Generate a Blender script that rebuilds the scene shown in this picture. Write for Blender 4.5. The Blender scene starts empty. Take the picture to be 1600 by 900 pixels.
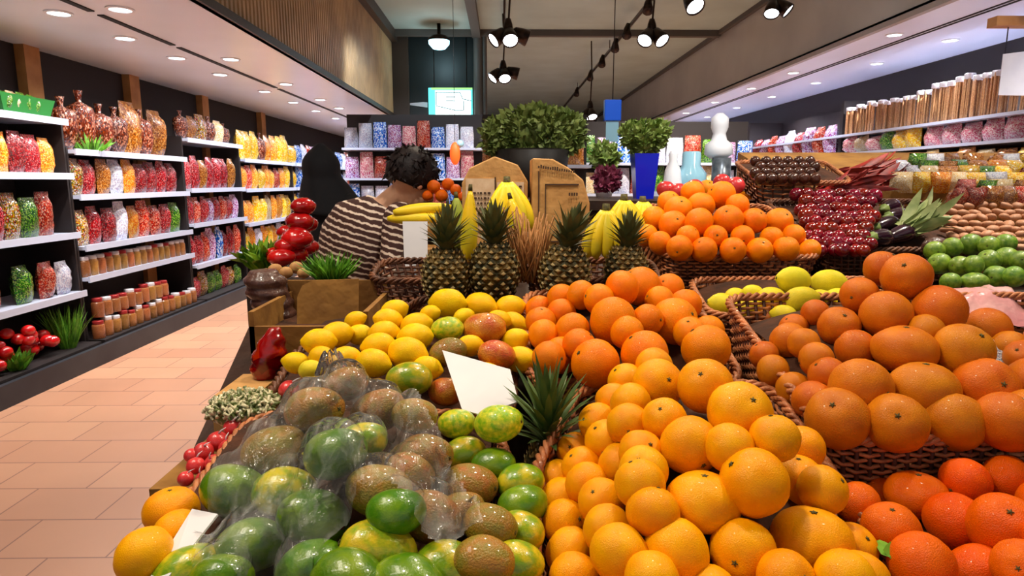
import bpy, math, random
from mathutils import Vector, Matrix, noise
random.seed(7)
S = bpy.context.scene
COL = S.collection
PI = math.pi
# ---------------------------------------------------------------- camera
CAM = Vector((0.0, 0.0, 1.5))
FPX = 1000.0
TH = math.radians(9.43); PS = math.radians(0.85)
FWD = Vector((math.sin(PS)*math.cos(TH), math.cos(PS)*math.cos(TH), -math.sin(TH)))
RGT = Vector((math.cos(PS), -math.sin(PS), 0.0))
UPV = RGT.cross(FWD)
cd = bpy.data.cameras.new('camera'); cam = bpy.data.objects.new('camera', cd); COL.objects.link(cam)
cd.sensor_width = 36.0; cd.lens = FPX/1600*36.0; cd.clip_start = 0.02; cd.clip_end = 100
cam.location = CAM; cam.rotation_euler = (PI/2-TH, 0, -PS)
S.camera = cam
S.view_settings.view_transform = 'Standard'
S.view_settings.look = 'None'
S.view_settings.gamma = 1.0
S.view_settings.use_curve_mapping = False
S.view_settings.exposure = 0.6
# ---------------------------------------------------------------- world and large lights
W = bpy.data.worlds.new('world'); S.world = W; W.use_nodes = True
W.node_tree.nodes['Background'].inputs[0].default_value = (0.84, 0.80, 0.80, 1)
W.node_tree.nodes['Background'].inputs[1].default_value = 0.30

def light(name, typ, loc, energy, color=(1, 1, 1), size=0.1, target=None, **k):
    l = bpy.data.lights.new(name, typ); l.energy = energy; l.color = color
    if typ == 'AREA':
        l.shape = k.get('shape', 'RECTANGLE'); l.size = size; l.size_y = k.get('size_y', size)
    else:
        l.shadow_soft_size = size
    if typ == 'SPOT':
        l.spot_size = math.radians(k.get('angle', 90)); l.spot_blend = k.get('blend', 0.5)
    o = bpy.data.objects.new(name, l); COL.objects.link(o); o.location = loc
    d = (Vector(target) - Vector(loc)) if target is not None else Vector((0, 0, -1))
    o.rotation_euler = d.to_track_quat('-Z', 'Y').to_euler()
    return o
# produce spotlights on the ceiling rails overhead; the marked fill lamps are added
WARM = (1.0, 0.86, 0.66)
light('produce_or_fill_spot', 'SPOT', (-0.9, 0.9, 3.6), 88, WARM, 0.10, (-0.25, 1.1, 1.1), angle=70)
light('produce_or_fill_spot', 'SPOT', (0.5, 2.0, 3.7), 88, WARM, 0.10, (0.35, 1.0, 1.1), angle=70)
light('produce_or_fill_spot', 'SPOT', (1.7, 1.5, 3.6), 80, WARM, 0.10, (0.8, 1.2, 1.1), angle=70)
light('produce_or_fill_spot', 'SPOT', (0.2, 4.5, 3.7), 100, WARM, 0.10, (0.3, 1.9, 1.25), angle=80)
light('produce_or_fill_spot', 'SPOT', (2.4, 2.2, 3.6), 190, (1, .9, .76), 0.10, (2.0, 2.9, 1.3), angle=80)
light('produce_or_fill_spot', 'SPOT', (1.2, 2.8, 3.7), 80, (.95, .97, 1), 0.08, (1.3, 4.3, 1.5), angle=70)  # added fill that brightens the pale vessels behind the far oranges
light('poster_fill_spot', 'SPOT', (3.0, 2.6, 3.6), 110, (1, .93, .86), 0.08, (4.3, 5.6, 2.2), angle=70)  # added fill that brightens the white poster and the stick bundles
light('far_island_fill_spot', 'SPOT', (-1.2, 7.4, 3.8), 170, (.8, .9, 1), 0.08, (-1.2, 9.4, 1.7), angle=75)  # added cool fill to lift the goods on the far island
light('aisle_fill_area', 'AREA', (-2.2, 1.2, 3.7), 70, (1, .86, .72), 1.6, size_y=1.6)  # broad fill panel added out of view over the aisle, no real fitting
light('produce_or_fill_spot', 'SPOT', (0.3, 1.4, 3.7), 110, (1, .92, .82), 0.08, (0.2, 3.4, 1.6), angle=70)  # added front fill to lift the kale bush

# ---------------------------------------------------------------- picture-to-place helpers
def ray(px, py):
    return (FWD + RGT*((px-800)/FPX) - UPV*((py-450)/FPX))
def at(px, py, d):
    return CAM + ray(px, py)*d
def plane_z(y):                     # the sloping produce display: rim height of its baskets
    return 1.0 + 0.25*(y-0.75)
def on(px, py, h=0.0, H=None):
    r = ray(px, py); t = 0.35
    while t < 4.5:
        p = CAM + r*t
        if p.z <= plane_z(p.y) + h + (H(p.x, p.y) if H else 0): return p, t
        t += 0.004
    return CAM + r*4.5, 4.5
def depth(p): return (Vector(p)-CAM).dot(FWD)
def pix(p):
    v = Vector(p)-CAM; d = v.dot(FWD); return 800+FPX*v.dot(RGT)/d, 450-FPX*v.dot(UPV)/d

# ---------------------------------------------------------------- mesh builder
class MB:
    def __init__(s): s.v = []; s.f = []; s.m = []; s.cur = 0
    def add(s, vs, fs):
        n = len(s.v); s.v += [tuple(v) for v in vs]
        s.f += [tuple(i+n for i in f) for f in fs]; s.m += [s.cur]*len(fs); return s
    def box(s, a, b, R=None, o=None):
        x0, y0, z0 = a; x1, y1, z1 = b
        vs = [Vector(q) for q in ((x0,y0,z0),(x1,y0,z0),(x1,y1,z0),(x0,y1,z0),(x0,y0,z1),(x1,y0,z1),(x1,y1,z1),(x0,y1,z1))]
        if R is not None: vs = [R @ v for v in vs]
        if o is not None: vs = [v + Vector(o) for v in vs]
        return s.add(vs, [(0,3,2,1),(4,5,6,7),(0,1,5,4),(1,2,6,5),(2,3,7,6),(3,0,4,7)])
    def tube(s, pts, r, n=8, cap=True, flat=1.0):
        pts = [Vector(p) for p in pts]; k = len(pts)
        rs = r if isinstance(r, (list, tuple)) else [r]*k
        vs = []; nrm = None
        for i, p in enumerate(pts):
            t = (pts[min(i+1, k-1)] - pts[max(i-1, 0)])
            if t.length < 1e-9: t = Vector((0, 0, 1))
            t.normalize()
            if nrm is None:
                a = Vector((0, 0, 1)) if abs(t.z) < .9 else Vector((1, 0, 0))
                nrm = t.cross(a).normalized()
            else:
                nrm = (nrm - t*nrm.dot(t))
                nrm = nrm.normalized() if nrm.length > 1e-6 else t.orthogonal().normalized()
            b = t.cross(nrm)
            for j in range(n):
                a = 2*PI*j/n
                vs.append(p + (nrm*math.cos(a) + b*math.sin(a)*flat)*rs[i])
        fs = [(i*n+j, i*n+(j+1) % n, (i+1)*n+(j+1) % n, (i+1)*n+j) for i in range(k-1) for j in range(n)]
        if cap: fs += [tuple(range(n-1, -1, -1)), tuple((k-1)*n+j for j in range(n))]
        return s.add(vs, fs)
    def ell(s, c, r, n=12, m=8, R=None):
        c = Vector(c); r = r if isinstance(r, (tuple, list)) else (r, r, r)
        vs = []
        for i in range(m+1):
            a = PI*i/m
            for j in range(n):
                b = 2*PI*j/n
                v = Vector((r[0]*math.sin(a)*math.cos(b), r[1]*math.sin(a)*math.sin(b), r[2]*math.cos(a)))
                vs.append(c + (R @ v if R is not None else v))
        fs = [(i*n+j, (i+1)*n+j, (i+1)*n+(j+1) % n, i*n+(j+1) % n) for i in range(m) for j in range(n)]
        return s.add(vs, fs)
    def lathe(s, prof, n=20, c=(0, 0, 0), cap=True):
        c = Vector(c); vs = []
        for r, z in prof:
            for j in range(n):
                a = 2*PI*j/n; vs.append(c + Vector((r*math.cos(a), r*math.sin(a), z)))
        k = len(prof)
        fs = [(i*n+j, i*n+(j+1) % n, (i+1)*n+(j+1) % n, (i+1)*n+j) for i in range(k-1) for j in range(n)]
        if cap: fs += [tuple(range(n-1, -1, -1)), tuple((k-1)*n+j for j in range(n))]
        return s.add(vs, fs)
    def loft(s, rings, cap=True):
        n = len(rings[0]); k = len(rings); vs = [v for r in rings for v in r]
        fs = [(i*n+j, i*n+(j+1) % n, (i+1)*n+(j+1) % n, (i+1)*n+j) for i in range(k-1) for j in range(n)]
        if cap: fs += [tuple(range(n-1, -1, -1)), tuple((k-1)*n+j for j in range(n))]
        return s.add(vs, fs)
    def grid(s, nu, nv, fn):
        vs = [fn(i/(nu-1), j/(nv-1)) for j in range(nv) for i in range(nu)]
        return s.add(vs, [(j*nu+i, j*nu+i+1, (j+1)*nu+i+1, (j+1)*nu+i) for j in range(nv-1) for i in range(nu-1)])
    def blade(s, base, d, L, w, bend=0.3, k=4, side=None, thick=0.0):
        base = Vector(base); d = Vector(d).normalized()
        side = side or d.cross(Vector((random.uniform(-1, 1), random.uniform(-1, 1), random.uniform(-1, 1)))).normalized()
        up = side.cross(d); vs = []
        for i in range(k+1):
            t = i/k; c = base + d*(L*t) + up*(-bend*L*t*t)
            ww = w*(math.sin(PI*min(1, .25+.75*t))**.7 if i < k else 0.02)
            vs += [c - side*ww, c + up*(-ww*.25), c + side*ww]
        fs = []
        for i in range(k):
            a = i*3; fs += [(a, a+1, a+4, a+3), (a+1, a+2, a+5, a+4)]
        return s.add(vs, fs)

CLEAN = {}
def mesh(name, mb, mats, smooth=True):
    me = bpy.data.meshes.new(name); me.from_pydata(mb.v, [], mb.f)
    for m in (mats if isinstance(mats, (list, tuple)) else [mats]): me.materials.append(m)
    if any(mb.m): me.polygons.foreach_set('material_index', mb.m)
    if smooth: me.polygons.foreach_set('use_smooth', [True]*len(me.polygons))
    me.update(); return me
def put(name, me, parent=None, loc=(0, 0, 0), rot=None, sc=None):
    o = bpy.data.objects.new(name, me); COL.objects.link(o)
    o.location = loc
    if rot is not None: o.rotation_euler = rot
    if sc is not None: o.scale = sc if isinstance(sc, (tuple, list)) else (sc, sc, sc)
    if parent: o.parent = parent
    return o
def tag(o, label=None, cat=None, group=None, kind=None):
    if label: o['label'] = label
    if cat: o['category'] = cat
    if group: o['group'] = group
    if kind: o['kind'] = kind
    return o
def thing(name, label, cat, loc=(0, 0, 0), rot=None, group=None):
    return tag(put(name, None, None, loc, rot), label, cat, group)
def part(name, mb, mats, parent, smooth=True, label=None):        # mb in place coordinates
    if parent is not None and any(abs(c) > 1e-9 for c in parent.location):
        L = parent.location; mb.v = [(v[0]-L.x, v[1]-L.y, v[2]-L.z) for v in mb.v]
    o = put(name, mesh(name, mb, mats, smooth), parent)
    if label: o['label'] = label
    return o
def struct(name, mb, mats, smooth=False):
    return tag(put(name, mesh(name, mb, mats, smooth)), kind='structure')
def bevel(o, w=0.004, seg=2):
    b = o.modifiers.new('bevel', 'BEVEL'); b.width = w; b.segments = seg; b.limit_method = 'ANGLE'; return o
def solo(name, mb, mats, label, cat, group=None, smooth=True, loc=None):
    c = Vector(loc) if loc is not None else Vector((sum(v[0] for v in mb.v), sum(v[1] for v in mb.v), min(v[2] for v in mb.v)*len(mb.v)))/len(mb.v)
    mb.v = [(v[0]-c.x, v[1]-c.y, v[2]-c.z) for v in mb.v]
    return tag(put(name, mesh(name, mb, mats, smooth), None, c), label, cat, group)
def copy_tree(o, parent=None):
    c = o.copy(); COL.objects.link(c)
    if parent is not None: c.parent = parent
    for ch in list(o.children): copy_tree(ch, c)
    return c
ORD = ['nearest', 'second', 'third', 'fourth', 'fifth', 'sixth', 'seventh', 'eighth', 'ninth', 'tenth', 'eleventh', 'twelfth', 'thirteenth', 'fourteenth',
       'fifteenth', 'sixteenth', 'seventeenth', 'eighteenth', 'nineteenth', 'twentieth', 'twenty-first', 'twenty-second', 'twenty-third', 'twenty-fourth', 'twenty-fifth',
       'twenty-sixth', 'twenty-seventh', 'twenty-eighth', 'twenty-ninth', 'thirtieth']
ORL = ['leftmost'] + [x + ' from left' for x in ORD[1:]]
ORT = ['top', 'second', 'third', 'fourth', 'fifth', 'sixth', 'seventh', 'eighth', 'ninth', 'tenth', 'eleventh', 'twelfth']

# ---------------------------------------------------------------- materials
def srgb(*c):
    return tuple(((x/255)/12.92 if x/255 <= .04045 else ((x/255+.055)/1.055)**2.4) for x in c)
def mat(name, c1, c2=None, scale=5.0, rough=.5, bump=0.0, bscale=80.0, metal=0.0, coat=0.0, rnd=0.0, hue=0.0, emit=None, spec=.36, contrast=(.35, .65), trans=0.0, sheen=0.0, detail=3.0):
    m = bpy.data.materials.new(name); m.use_nodes = True; N = m.node_tree.nodes; L = m.node_tree.links
    b = N['Principled BSDF']; b.inputs['Roughness'].default_value = rough; b.inputs['Metallic'].default_value = metal
    b.inputs['Coat Weight'].default_value = coat; b.inputs['Specular IOR Level'].default_value = spec
    b.inputs['Coat Roughness'].default_value = .08
    if trans: b.inputs['Transmission Weight'].default_value = trans
    tc = N.new('ShaderNodeTexCoord'); src = tc.outputs['Object']
    c1 = (*c1, 1); out = None
    if rnd or hue:
        oi = N.new('ShaderNodeObjectInfo')
    if c2 is not None:
        nz = N.new('ShaderNodeTexNoise'); nz.inputs['Scale'].default_value = scale; nz.inputs['Detail'].default_value = detail
        if rnd or hue:
            va = N.new('ShaderNodeVectorMath'); va.operation = 'ADD'; L.new(src, va.inputs[0])
            mu = N.new('ShaderNodeMath'); mu.operation = 'MULTIPLY'; mu.inputs[1].default_value = 40; L.new(oi.outputs['Random'], mu.inputs[0])
            L.new(mu.outputs[0], va.inputs[1]); L.new(va.outputs[0], nz.inputs['Vector'])
        else: L.new(src, nz.inputs['Vector'])
        cr = N.new('ShaderNodeValToRGB'); cr.color_ramp.elements[0].position = contrast[0]; cr.color_ramp.elements[1].position = contrast[1]
        cr.color_ramp.elements[0].color = c1; cr.color_ramp.elements[1].color = (*c2, 1)
        L.new(nz.outputs['Fac'], cr.inputs[0]); out = cr.outputs[0]
    if rnd or hue:
        hs = N.new('ShaderNodeHueSaturation')
        if out: L.new(out, hs.inputs['Color'])
        else: hs.inputs['Color'].default_value = c1
        for inp, amp, cen in (('Hue', hue, .5), ('Value', rnd, 1.0)):
            if amp:
                mr = N.new('ShaderNodeMapRange'); mr.inputs[3].default_value = cen-amp; mr.inputs[4].default_value = cen+amp
                if inp == 'Hue':
                    fr = N.new('ShaderNodeMath'); fr.operation = 'MULTIPLY'; fr.inputs[1].default_value = 7.31; L.new(oi.outputs['Random'], fr.inputs[0])
                    f2 = N.new('ShaderNodeMath'); f2.operation = 'FRACT'; L.new(fr.outputs[0], f2.inputs[0]); L.new(f2.outputs[0], mr.inputs[0])
                else: L.new(oi.outputs['Random'], mr.inputs[0])
                L.new(mr.outputs[0], hs.inputs[inp])
        out = hs.outputs[0]
    if out: L.new(out, b.inputs['Base Color'])
    else: b.inputs['Base Color'].default_value = c1
    if bump:
        nb = N.new('ShaderNodeTexNoise'); nb.inputs['Scale'].default_value = bscale; nb.inputs['Detail'].default_value = 2; L.new(src, nb.inputs['Vector'])
        bu = N.new('ShaderNodeBump'); bu.inputs['Strength'].default_value = bump; bu.inputs['Distance'].default_value = .01
        L.new(nb.outputs['Fac'], bu.inputs['Height']); L.new(bu.outputs[0], b.inputs['Normal'])
    if emit is not None:
        b.inputs['Emission Color'].default_value = c1; b.inputs['Emission Strength'].default_value = emit
    return m
def pack_mat(name, cols, scale=38.0, rough=.22, bump=.5):
    """glossy film with speckled contents showing through"""
    m = bpy.data.materials.new(name); m.use_nodes = True; N = m.node_tree.nodes; L = m.node_tree.links
    b = N['Principled BSDF']; b.inputs['Roughness'].default_value = rough; b.inputs['Coat Weight'].default_value = .6
    tc = N.new('ShaderNodeTexCoord'); oi = N.new('ShaderNodeObjectInfo')
    va = N.new('ShaderNodeVectorMath'); va.operation = 'ADD'; L.new(tc.outputs['Object'], va.inputs[0]); L.new(oi.outputs['Random'], va.inputs[1])
    vo = N.new('ShaderNodeTexVoronoi'); vo.inputs['Scale'].default_value = scale; L.new(va.outputs[0], vo.inputs['Vector'])
    sp = N.new('ShaderNodeSeparateColor'); L.new(vo.outputs['Color'], sp.inputs[0])
    cr = N.new('ShaderNodeValToRGB'); cr.color_ramp.interpolation = 'CONSTANT'
    els = cr.color_ramp.elements
    while len(els) < len(cols): els.new(.5)
    for i, c in enumerate(cols):
        els[i].position = i/len(cols); els[i].color = (*c, 1)
    L.new(sp.outputs[0], cr.inputs[0])
    hs = N.new('ShaderNodeHueSaturation'); L.new(cr.outputs[0], hs.inputs['Color'])
    mr = N.new('ShaderNodeMapRange'); mr.inputs[3].default_value = .45; mr.inputs[4].default_value = .95; hs.inputs['Saturation'].default_value = 1.22; L.new(oi.outputs['Random'], mr.inputs[0]); L.new(mr.outputs[0], hs.inputs['Value'])
    L.new(hs.outputs[0], b.inputs['Base Color'])
    bu = N.new('ShaderNodeBump'); bu.inputs['Strength'].default_value = bump; bu.inputs['Distance'].default_value = .012
    nb = N.new('ShaderNodeTexNoise'); nb.inputs['Scale'].default_value = scale*.8; nb.inputs['Detail'].default_value = 2; L.new(va.outputs[0], nb.inputs['Vector'])
    L.new(nb.outputs['Fac'], bu.inputs['Height']); L.new(bu.outputs[0], b.inputs['Normal'])
    return m

def film_mat(name, tint=(.9, .92, .9), haze=.1, gloss=.28):
    m = bpy.data.materials.new(name); m.use_nodes = True; N = m.node_tree.nodes; L = m.node_tree.links
    N.remove(N['Principled BSDF']); out = N['Material Output']
    tr = N.new('ShaderNodeBsdfTransparent'); gl = N.new('ShaderNodeBsdfGlossy'); gl.inputs['Roughness'].default_value = .12
    df = N.new('ShaderNodeBsdfDiffuse'); df.inputs['Color'].default_value = (*tint, 1)
    tc = N.new('ShaderNodeTexCoord'); nz = N.new('ShaderNodeTexNoise'); nz.inputs['Scale'].default_value = 22; nz.inputs['Detail'].default_value = 4; nz.inputs['Distortion'].default_value = 1.2
    mp = N.new('ShaderNodeMapping'); mp.inputs['Scale'].default_value = (1.6, .5, 1)
    L.new(tc.outputs['Object'], mp.inputs[0]); L.new(mp.outputs[0], nz.inputs['Vector'])
    bu = N.new('ShaderNodeBump'); bu.inputs['Strength'].default_value = .8; bu.inputs['Distance'].default_value = .012
    L.new(nz.outputs['Fac'], bu.inputs['Height'])
    for q in (gl, df): L.new(bu.outputs[0], q.inputs['Normal'])
    lw = N.new('ShaderNodeLayerWeight'); lw.inputs['Blend'].default_value = gloss; L.new(bu.outputs[0], lw.inputs['Normal'])
    mr = N.new('ShaderNodeMapRange'); mr.inputs[1].default_value = .45; mr.inputs[2].default_value = .75; mr.inputs[3].default_value = haze*.4; mr.inputs[4].default_value = haze*2.2
    L.new(nz.outputs['Fac'], mr.inputs[0])
    m1 = N.new('ShaderNodeMixShader'); L.new(mr.outputs[0], m1.inputs[0]); L.new(tr.outputs[0], m1.inputs[1]); L.new(df.outputs[0], m1.inputs[2])
    m2 = N.new('ShaderNodeMixShader'); L.new(lw.outputs['Fresnel'], m2.inputs[0]); L.new(m1.outputs[0], m2.inputs[1]); L.new(gl.outputs[0], m2.inputs[2])
    L.new(m2.outputs[0], out.inputs[0]); return m

M = {}
M['orange'] = mat('orange_skin', srgb(244, 166, 0), srgb(238, 150, 0), 1.5, .38, 0.22, 26, rnd=.06, hue=.006, coat=.04, spec=.18)
M['deep_orange'] = mat('deep_orange_skin', srgb(242, 134, 0), srgb(234, 120, 0), 1.5, .40, 0.26, 26, rnd=.07, hue=.006, coat=.04, spec=.18)
M['grapefruit'] = mat('grapefruit_skin', srgb(206, 116, 14), srgb(192, 98, 10), 1.5, .42, 0.22, 26, rnd=.08, hue=.010, coat=.04, spec=.18)
M['tangerine'] = mat('tangerine_skin', srgb(232, 100, 0), srgb(220, 86, 0), 1.5, .36, 0.35, 26, rnd=.06, hue=.006, coat=.04, spec=.18)
M['lemon'] = mat('lemon_skin', srgb(246, 202, 4), srgb(240, 184, 2), 1.5, .4, 0.22, 26, rnd=.05, hue=.008, coat=.04, spec=.18)
M['lime_lemon'] = mat('pale_lemon_skin', srgb(232, 212, 40), srgb(214, 200, 40), 1.5, .4, 0.22, 26, rnd=.05, hue=.012, coat=.04, spec=.18)
M['mango_green'] = mat('green_mango_skin', srgb(72, 118, 10), srgb(122, 150, 18), 1.5, .28, 0.11, 14, rnd=.15, hue=.012, coat=.5, contrast=(.4, .72))
M['mango_yellow'] = mat('yellow_green_mango_skin', srgb(118, 150, 16), srgb(198, 176, 28), 1.8, .28, 0.11, 14, rnd=.1, hue=.012, coat=.5, contrast=(.42, .62))
M['mango_brown'] = mat('brown_mango_skin', srgb(160, 108, 34), srgb(134, 116, 34), 2.4, .4, 0.33, 14, rnd=.12, hue=.015, coat=.35, contrast=(.38, .62))
M['mango_red'] = mat('red_mango_skin', srgb(186, 66, 22), srgb(206, 130, 36), 1.5, .35, 0.26, 14, rnd=.1, hue=.01, coat=.3)
M['apple_green'] = mat('green_speckled_skin', srgb(124, 172, 16), srgb(214, 208, 40), 4.0, .3, 0.18, 26, rnd=.08, hue=.01, coat=.4)
M['lime'] = mat('lime_skin', srgb(74, 118, 20), srgb(132, 164, 50), 2.2, .38, 0.22, 26, rnd=.12, hue=.012, coat=.3)
M['stem'] = mat('fruit_stem', srgb(96, 90, 40), srgb(60, 52, 26), 120, .7)
M['wicker'] = mat('wicker_cane', srgb(206, 130, 80), srgb(142, 80, 46), 26, .5, .3, 240, coat=.2)
M['wicker_dark'] = mat('dark_wicker_cane', srgb(124, 72, 42), srgb(72, 40, 24), 26, .55, .3, 240, coat=.15)
M['wicker_stake'] = mat('wicker_stake', srgb(96, 48, 28), srgb(60, 30, 18), 30, .6)
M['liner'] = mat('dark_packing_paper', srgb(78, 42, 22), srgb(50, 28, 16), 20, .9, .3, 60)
M['card'] = mat('white_card', srgb(228, 226, 230), srgb(214, 212, 220), 6, .5)
M['kraft'] = mat('kraft_cardboard', srgb(196, 148, 88), srgb(178, 130, 74), 14, .7, .25, 40)
M['kraft_dark'] = mat('brown_cardboard', srgb(150, 106, 46), srgb(120, 80, 34), 8, .75, .35, 30)
M['ink'] = mat('dark_ink', srgb(70, 48, 34), rough=.8)
M['leaf_green'] = mat('leafy_green', srgb(60, 120, 24), srgb(110, 164, 44), 30, .5, rnd=.1)
M['leaf_dark'] = mat('dark_kale_leaf', srgb(84, 104, 44), srgb(134, 148, 78), 14, .55)
M['leaf_box'] = mat('pale_boxwood_leaf', srgb(96, 124, 48), srgb(150, 172, 92), 22, .5)
M['leaf_purple'] = mat('purple_kale_leaf', srgb(110, 36, 66), srgb(150, 70, 96), 30, .5)
M['crown'] = mat('pineapple_crown_leaf', srgb(62, 74, 40), srgb(104, 104, 62), 16, .5)
M['crown_green'] = mat('green_pineapple_leaf', srgb(46, 78, 34), srgb(96, 116, 58), 16, .45)
M['pine_eye'] = mat('pineapple_skin', srgb(104, 80, 24), srgb(50, 48, 18), 40, .6, .6, 120, contrast=(.4, .6))
M['pine_tip'] = mat('pineapple_scale_tip', srgb(216, 204, 150), srgb(170, 140, 80), 50, .6)
M['wood_dark'] = mat('dark_stained_wood', srgb(62, 36, 24), srgb(40, 24, 16), 6, .6, .2, 40)
M['wood'] = mat('warm_wood', srgb(186, 134, 80), srgb(158, 106, 58), 5, .55, .2, 30)
M['black'] = mat('black_metal', srgb(20, 20, 22), rough=.45)
M['bronze'] = mat('dark_bronze_metal', srgb(58, 42, 34), srgb(36, 28, 24), 20, .35, metal=.7)
M['steel'] = mat('painted_steel_shelf', srgb(186, 194, 214), rough=.3, spec=.6)
M['shelf_back'] = mat('dark_back_panel', srgb(34, 27, 27), rough=.6)
M['kick'] = mat('charcoal_plinth', srgb(52, 56, 62), srgb(42, 45, 52), 3, .45)
M['lens'] = mat('lamp_lens', (.85, .95, 1.0), emit=9.0)
M['lens_cool'] = mat('pendant_diffuser', (.45, .85, 1.0), emit=2.4)
M['film'] = film_mat('clear_plastic_film', (1, 1, .96), .085, .20)
M['film_milky'] = film_mat('milky_plastic_film', (.82, .84, .82), .2, .22)
M['jar_glass'] = mat('jar_contents', srgb(176, 120, 60), srgb(110, 60, 34), 40, .12, .2, 60, coat=.8, rnd=.25, hue=.02)
M['lid'] = mat('jar_lid', srgb(222, 220, 226), rough=.25, metal=.4)
M['lid_red'] = mat('red_jar_lid', srgb(150, 40, 40), rough=.3, metal=.3)
M['p_maroon'] = pack_mat('maroon_snack_film', [srgb(128, 22, 34), srgb(170, 48, 56), srgb(206, 140, 140), srgb(90, 14, 26), srgb(190, 60, 60)])
M['p_red'] = pack_mat('red_snack_film', [srgb(186, 30, 24), srgb(220, 70, 40), srgb(236, 180, 160), srgb(130, 16, 20)])
M['p_orange'] = pack_mat('orange_snack_film', [srgb(240, 130, 14), srgb(250, 170, 30), srgb(255, 214, 150), srgb(220, 90, 16)])
M['p_yellow'] = pack_mat('yellow_snack_film', [srgb(250, 190, 30), srgb(255, 214, 70), srgb(255, 236, 170), srgb(240, 160, 20)], 26)
M['p_choc'] = pack_mat('brown_egg_film', [srgb(96, 44, 32), srgb(130, 66, 50), srgb(200, 150, 130), srgb(70, 28, 22), srgb(110, 52, 40)], 26, .18, .9)
M['p_brown'] = pack_mat('brown_snack_film', [srgb(150, 88, 48), srgb(186, 120, 70), srgb(214, 168, 120), srgb(110, 60, 36)], 40)
M['p_green'] = pack_mat('green_snack_film', [srgb(40, 96, 40), srgb(80, 140, 50), srgb(150, 180, 100), srgb(24, 60, 30)])
M['p_pink'] = pack_mat('pink_meat_film', [srgb(226, 150, 160), srgb(240, 196, 196), srgb(250, 228, 220), srgb(206, 110, 128)], 30)
M['p_cream'] = pack_mat('cream_noodle_film', [srgb(236, 208, 160), srgb(246, 228, 196), srgb(222, 180, 120), srgb(250, 240, 220)], 44)
M['p_purple'] = pack_mat('lilac_snack_film', [srgb(170, 130, 180), srgb(210, 190, 220), srgb(150, 60, 90), srgb(236, 226, 240)], 30)
M['p_blue'] = pack_mat('blue_snack_film', [srgb(90, 130, 210), srgb(170, 200, 240), srgb(230, 240, 255), srgb(60, 90, 180)], 18)
M['p_white'] = pack_mat('white_snack_film', [srgb(236, 236, 246), srgb(206, 216, 236), srgb(250, 250, 255), srgb(190, 180, 200)], 30)
M['p_mix'] = pack_mat('mixed_snack_film', [srgb(186, 60, 40), srgb(220, 170, 60), srgb(240, 226, 210), srgb(90, 40, 36), srgb(120, 130, 60)], 34)
M['stick'] = mat('stick_bundle', srgb(206, 158, 104), srgb(150, 96, 64), 24, .4, rnd=.2, coat=.4)
M['red'] = mat('glossy_red_pepper', srgb(206, 20, 20), srgb(160, 10, 16), 14, .2, .05, 60, coat=.7, rnd=.12)
M['redglint'] = pack_mat('red_film_painted_glints', [srgb(214, 16, 18), srgb(180, 8, 14), srgb(240, 120, 110), srgb(200, 12, 16), srgb(150, 4, 12)], 30, .2, .9)  # pale cells paint the shiny bag's white highlights into its colour
M['radish'] = mat('radish_red', srgb(190, 28, 34), srgb(220, 70, 70), 18, .3, coat=.5, rnd=.12)
M['plum'] = mat('dark_red_plum', srgb(140, 8, 20), srgb(84, 4, 20), 16, .16, coat=.7, rnd=.3, hue=.012)
M['aub'] = mat('aubergine_skin', srgb(52, 20, 38), srgb(34, 12, 26), 10, .2, coat=.6, rnd=.2)
M['bundle'] = mat('dark_bundle_skin', srgb(62, 36, 32), srgb(92, 60, 50), 30, .4, .6, 50, coat=.3)
M['banana'] = mat('banana_skin', srgb(246, 206, 24), srgb(214, 196, 40), 8, .45, rnd=.06)
M['papaya'] = mat('papaya_skin', srgb(244, 200, 24), srgb(190, 190, 40), 7, .4, coat=.2, contrast=(.45, .7))
M['melon'] = mat('green_marrow_skin', srgb(120, 140, 40), srgb(166, 172, 60), 10, .5)
M['blue'] = mat('deep_blue_plastic', srgb(8, 30, 214), rough=.3, coat=.3)
M['blue2'] = mat('blue_plastic_box', srgb(20, 96, 230), rough=.35)
M['pinkbag'] = mat('pink_plastic_bag', srgb(232, 178, 176), srgb(214, 140, 146), 12, .25, .6, 30, coat=.5)
M['skin'] = mat('human_skin', srgb(232, 182, 148), srgb(220, 164, 130), 12, .5)
M['hair'] = mat('dark_brown_hair', srgb(30, 15, 13), srgb(18, 9, 9), 30, .6, .2, 120, spec=.3)
M['abaya'] = mat('black_cloth', srgb(13, 13, 18), rough=.85)
M['trouser'] = mat('dark_denim', srgb(34, 38, 54), rough=.8)
M['shoe'] = mat('black_leather', srgb(22, 20, 20), rough=.4)
M['white'] = mat('white_plastic', srgb(232, 234, 240), rough=.35)
M['glassb'] = mat('pale_blue_glass', srgb(150, 200, 220), rough=.1, coat=.8)
M['greyv'] = mat('fluted_grey_metal', srgb(120, 128, 136), srgb(70, 76, 84), 20, .3, metal=.4)
M['pot'] = mat('dark_planter', srgb(26, 22, 20), rough=.5)
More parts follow.
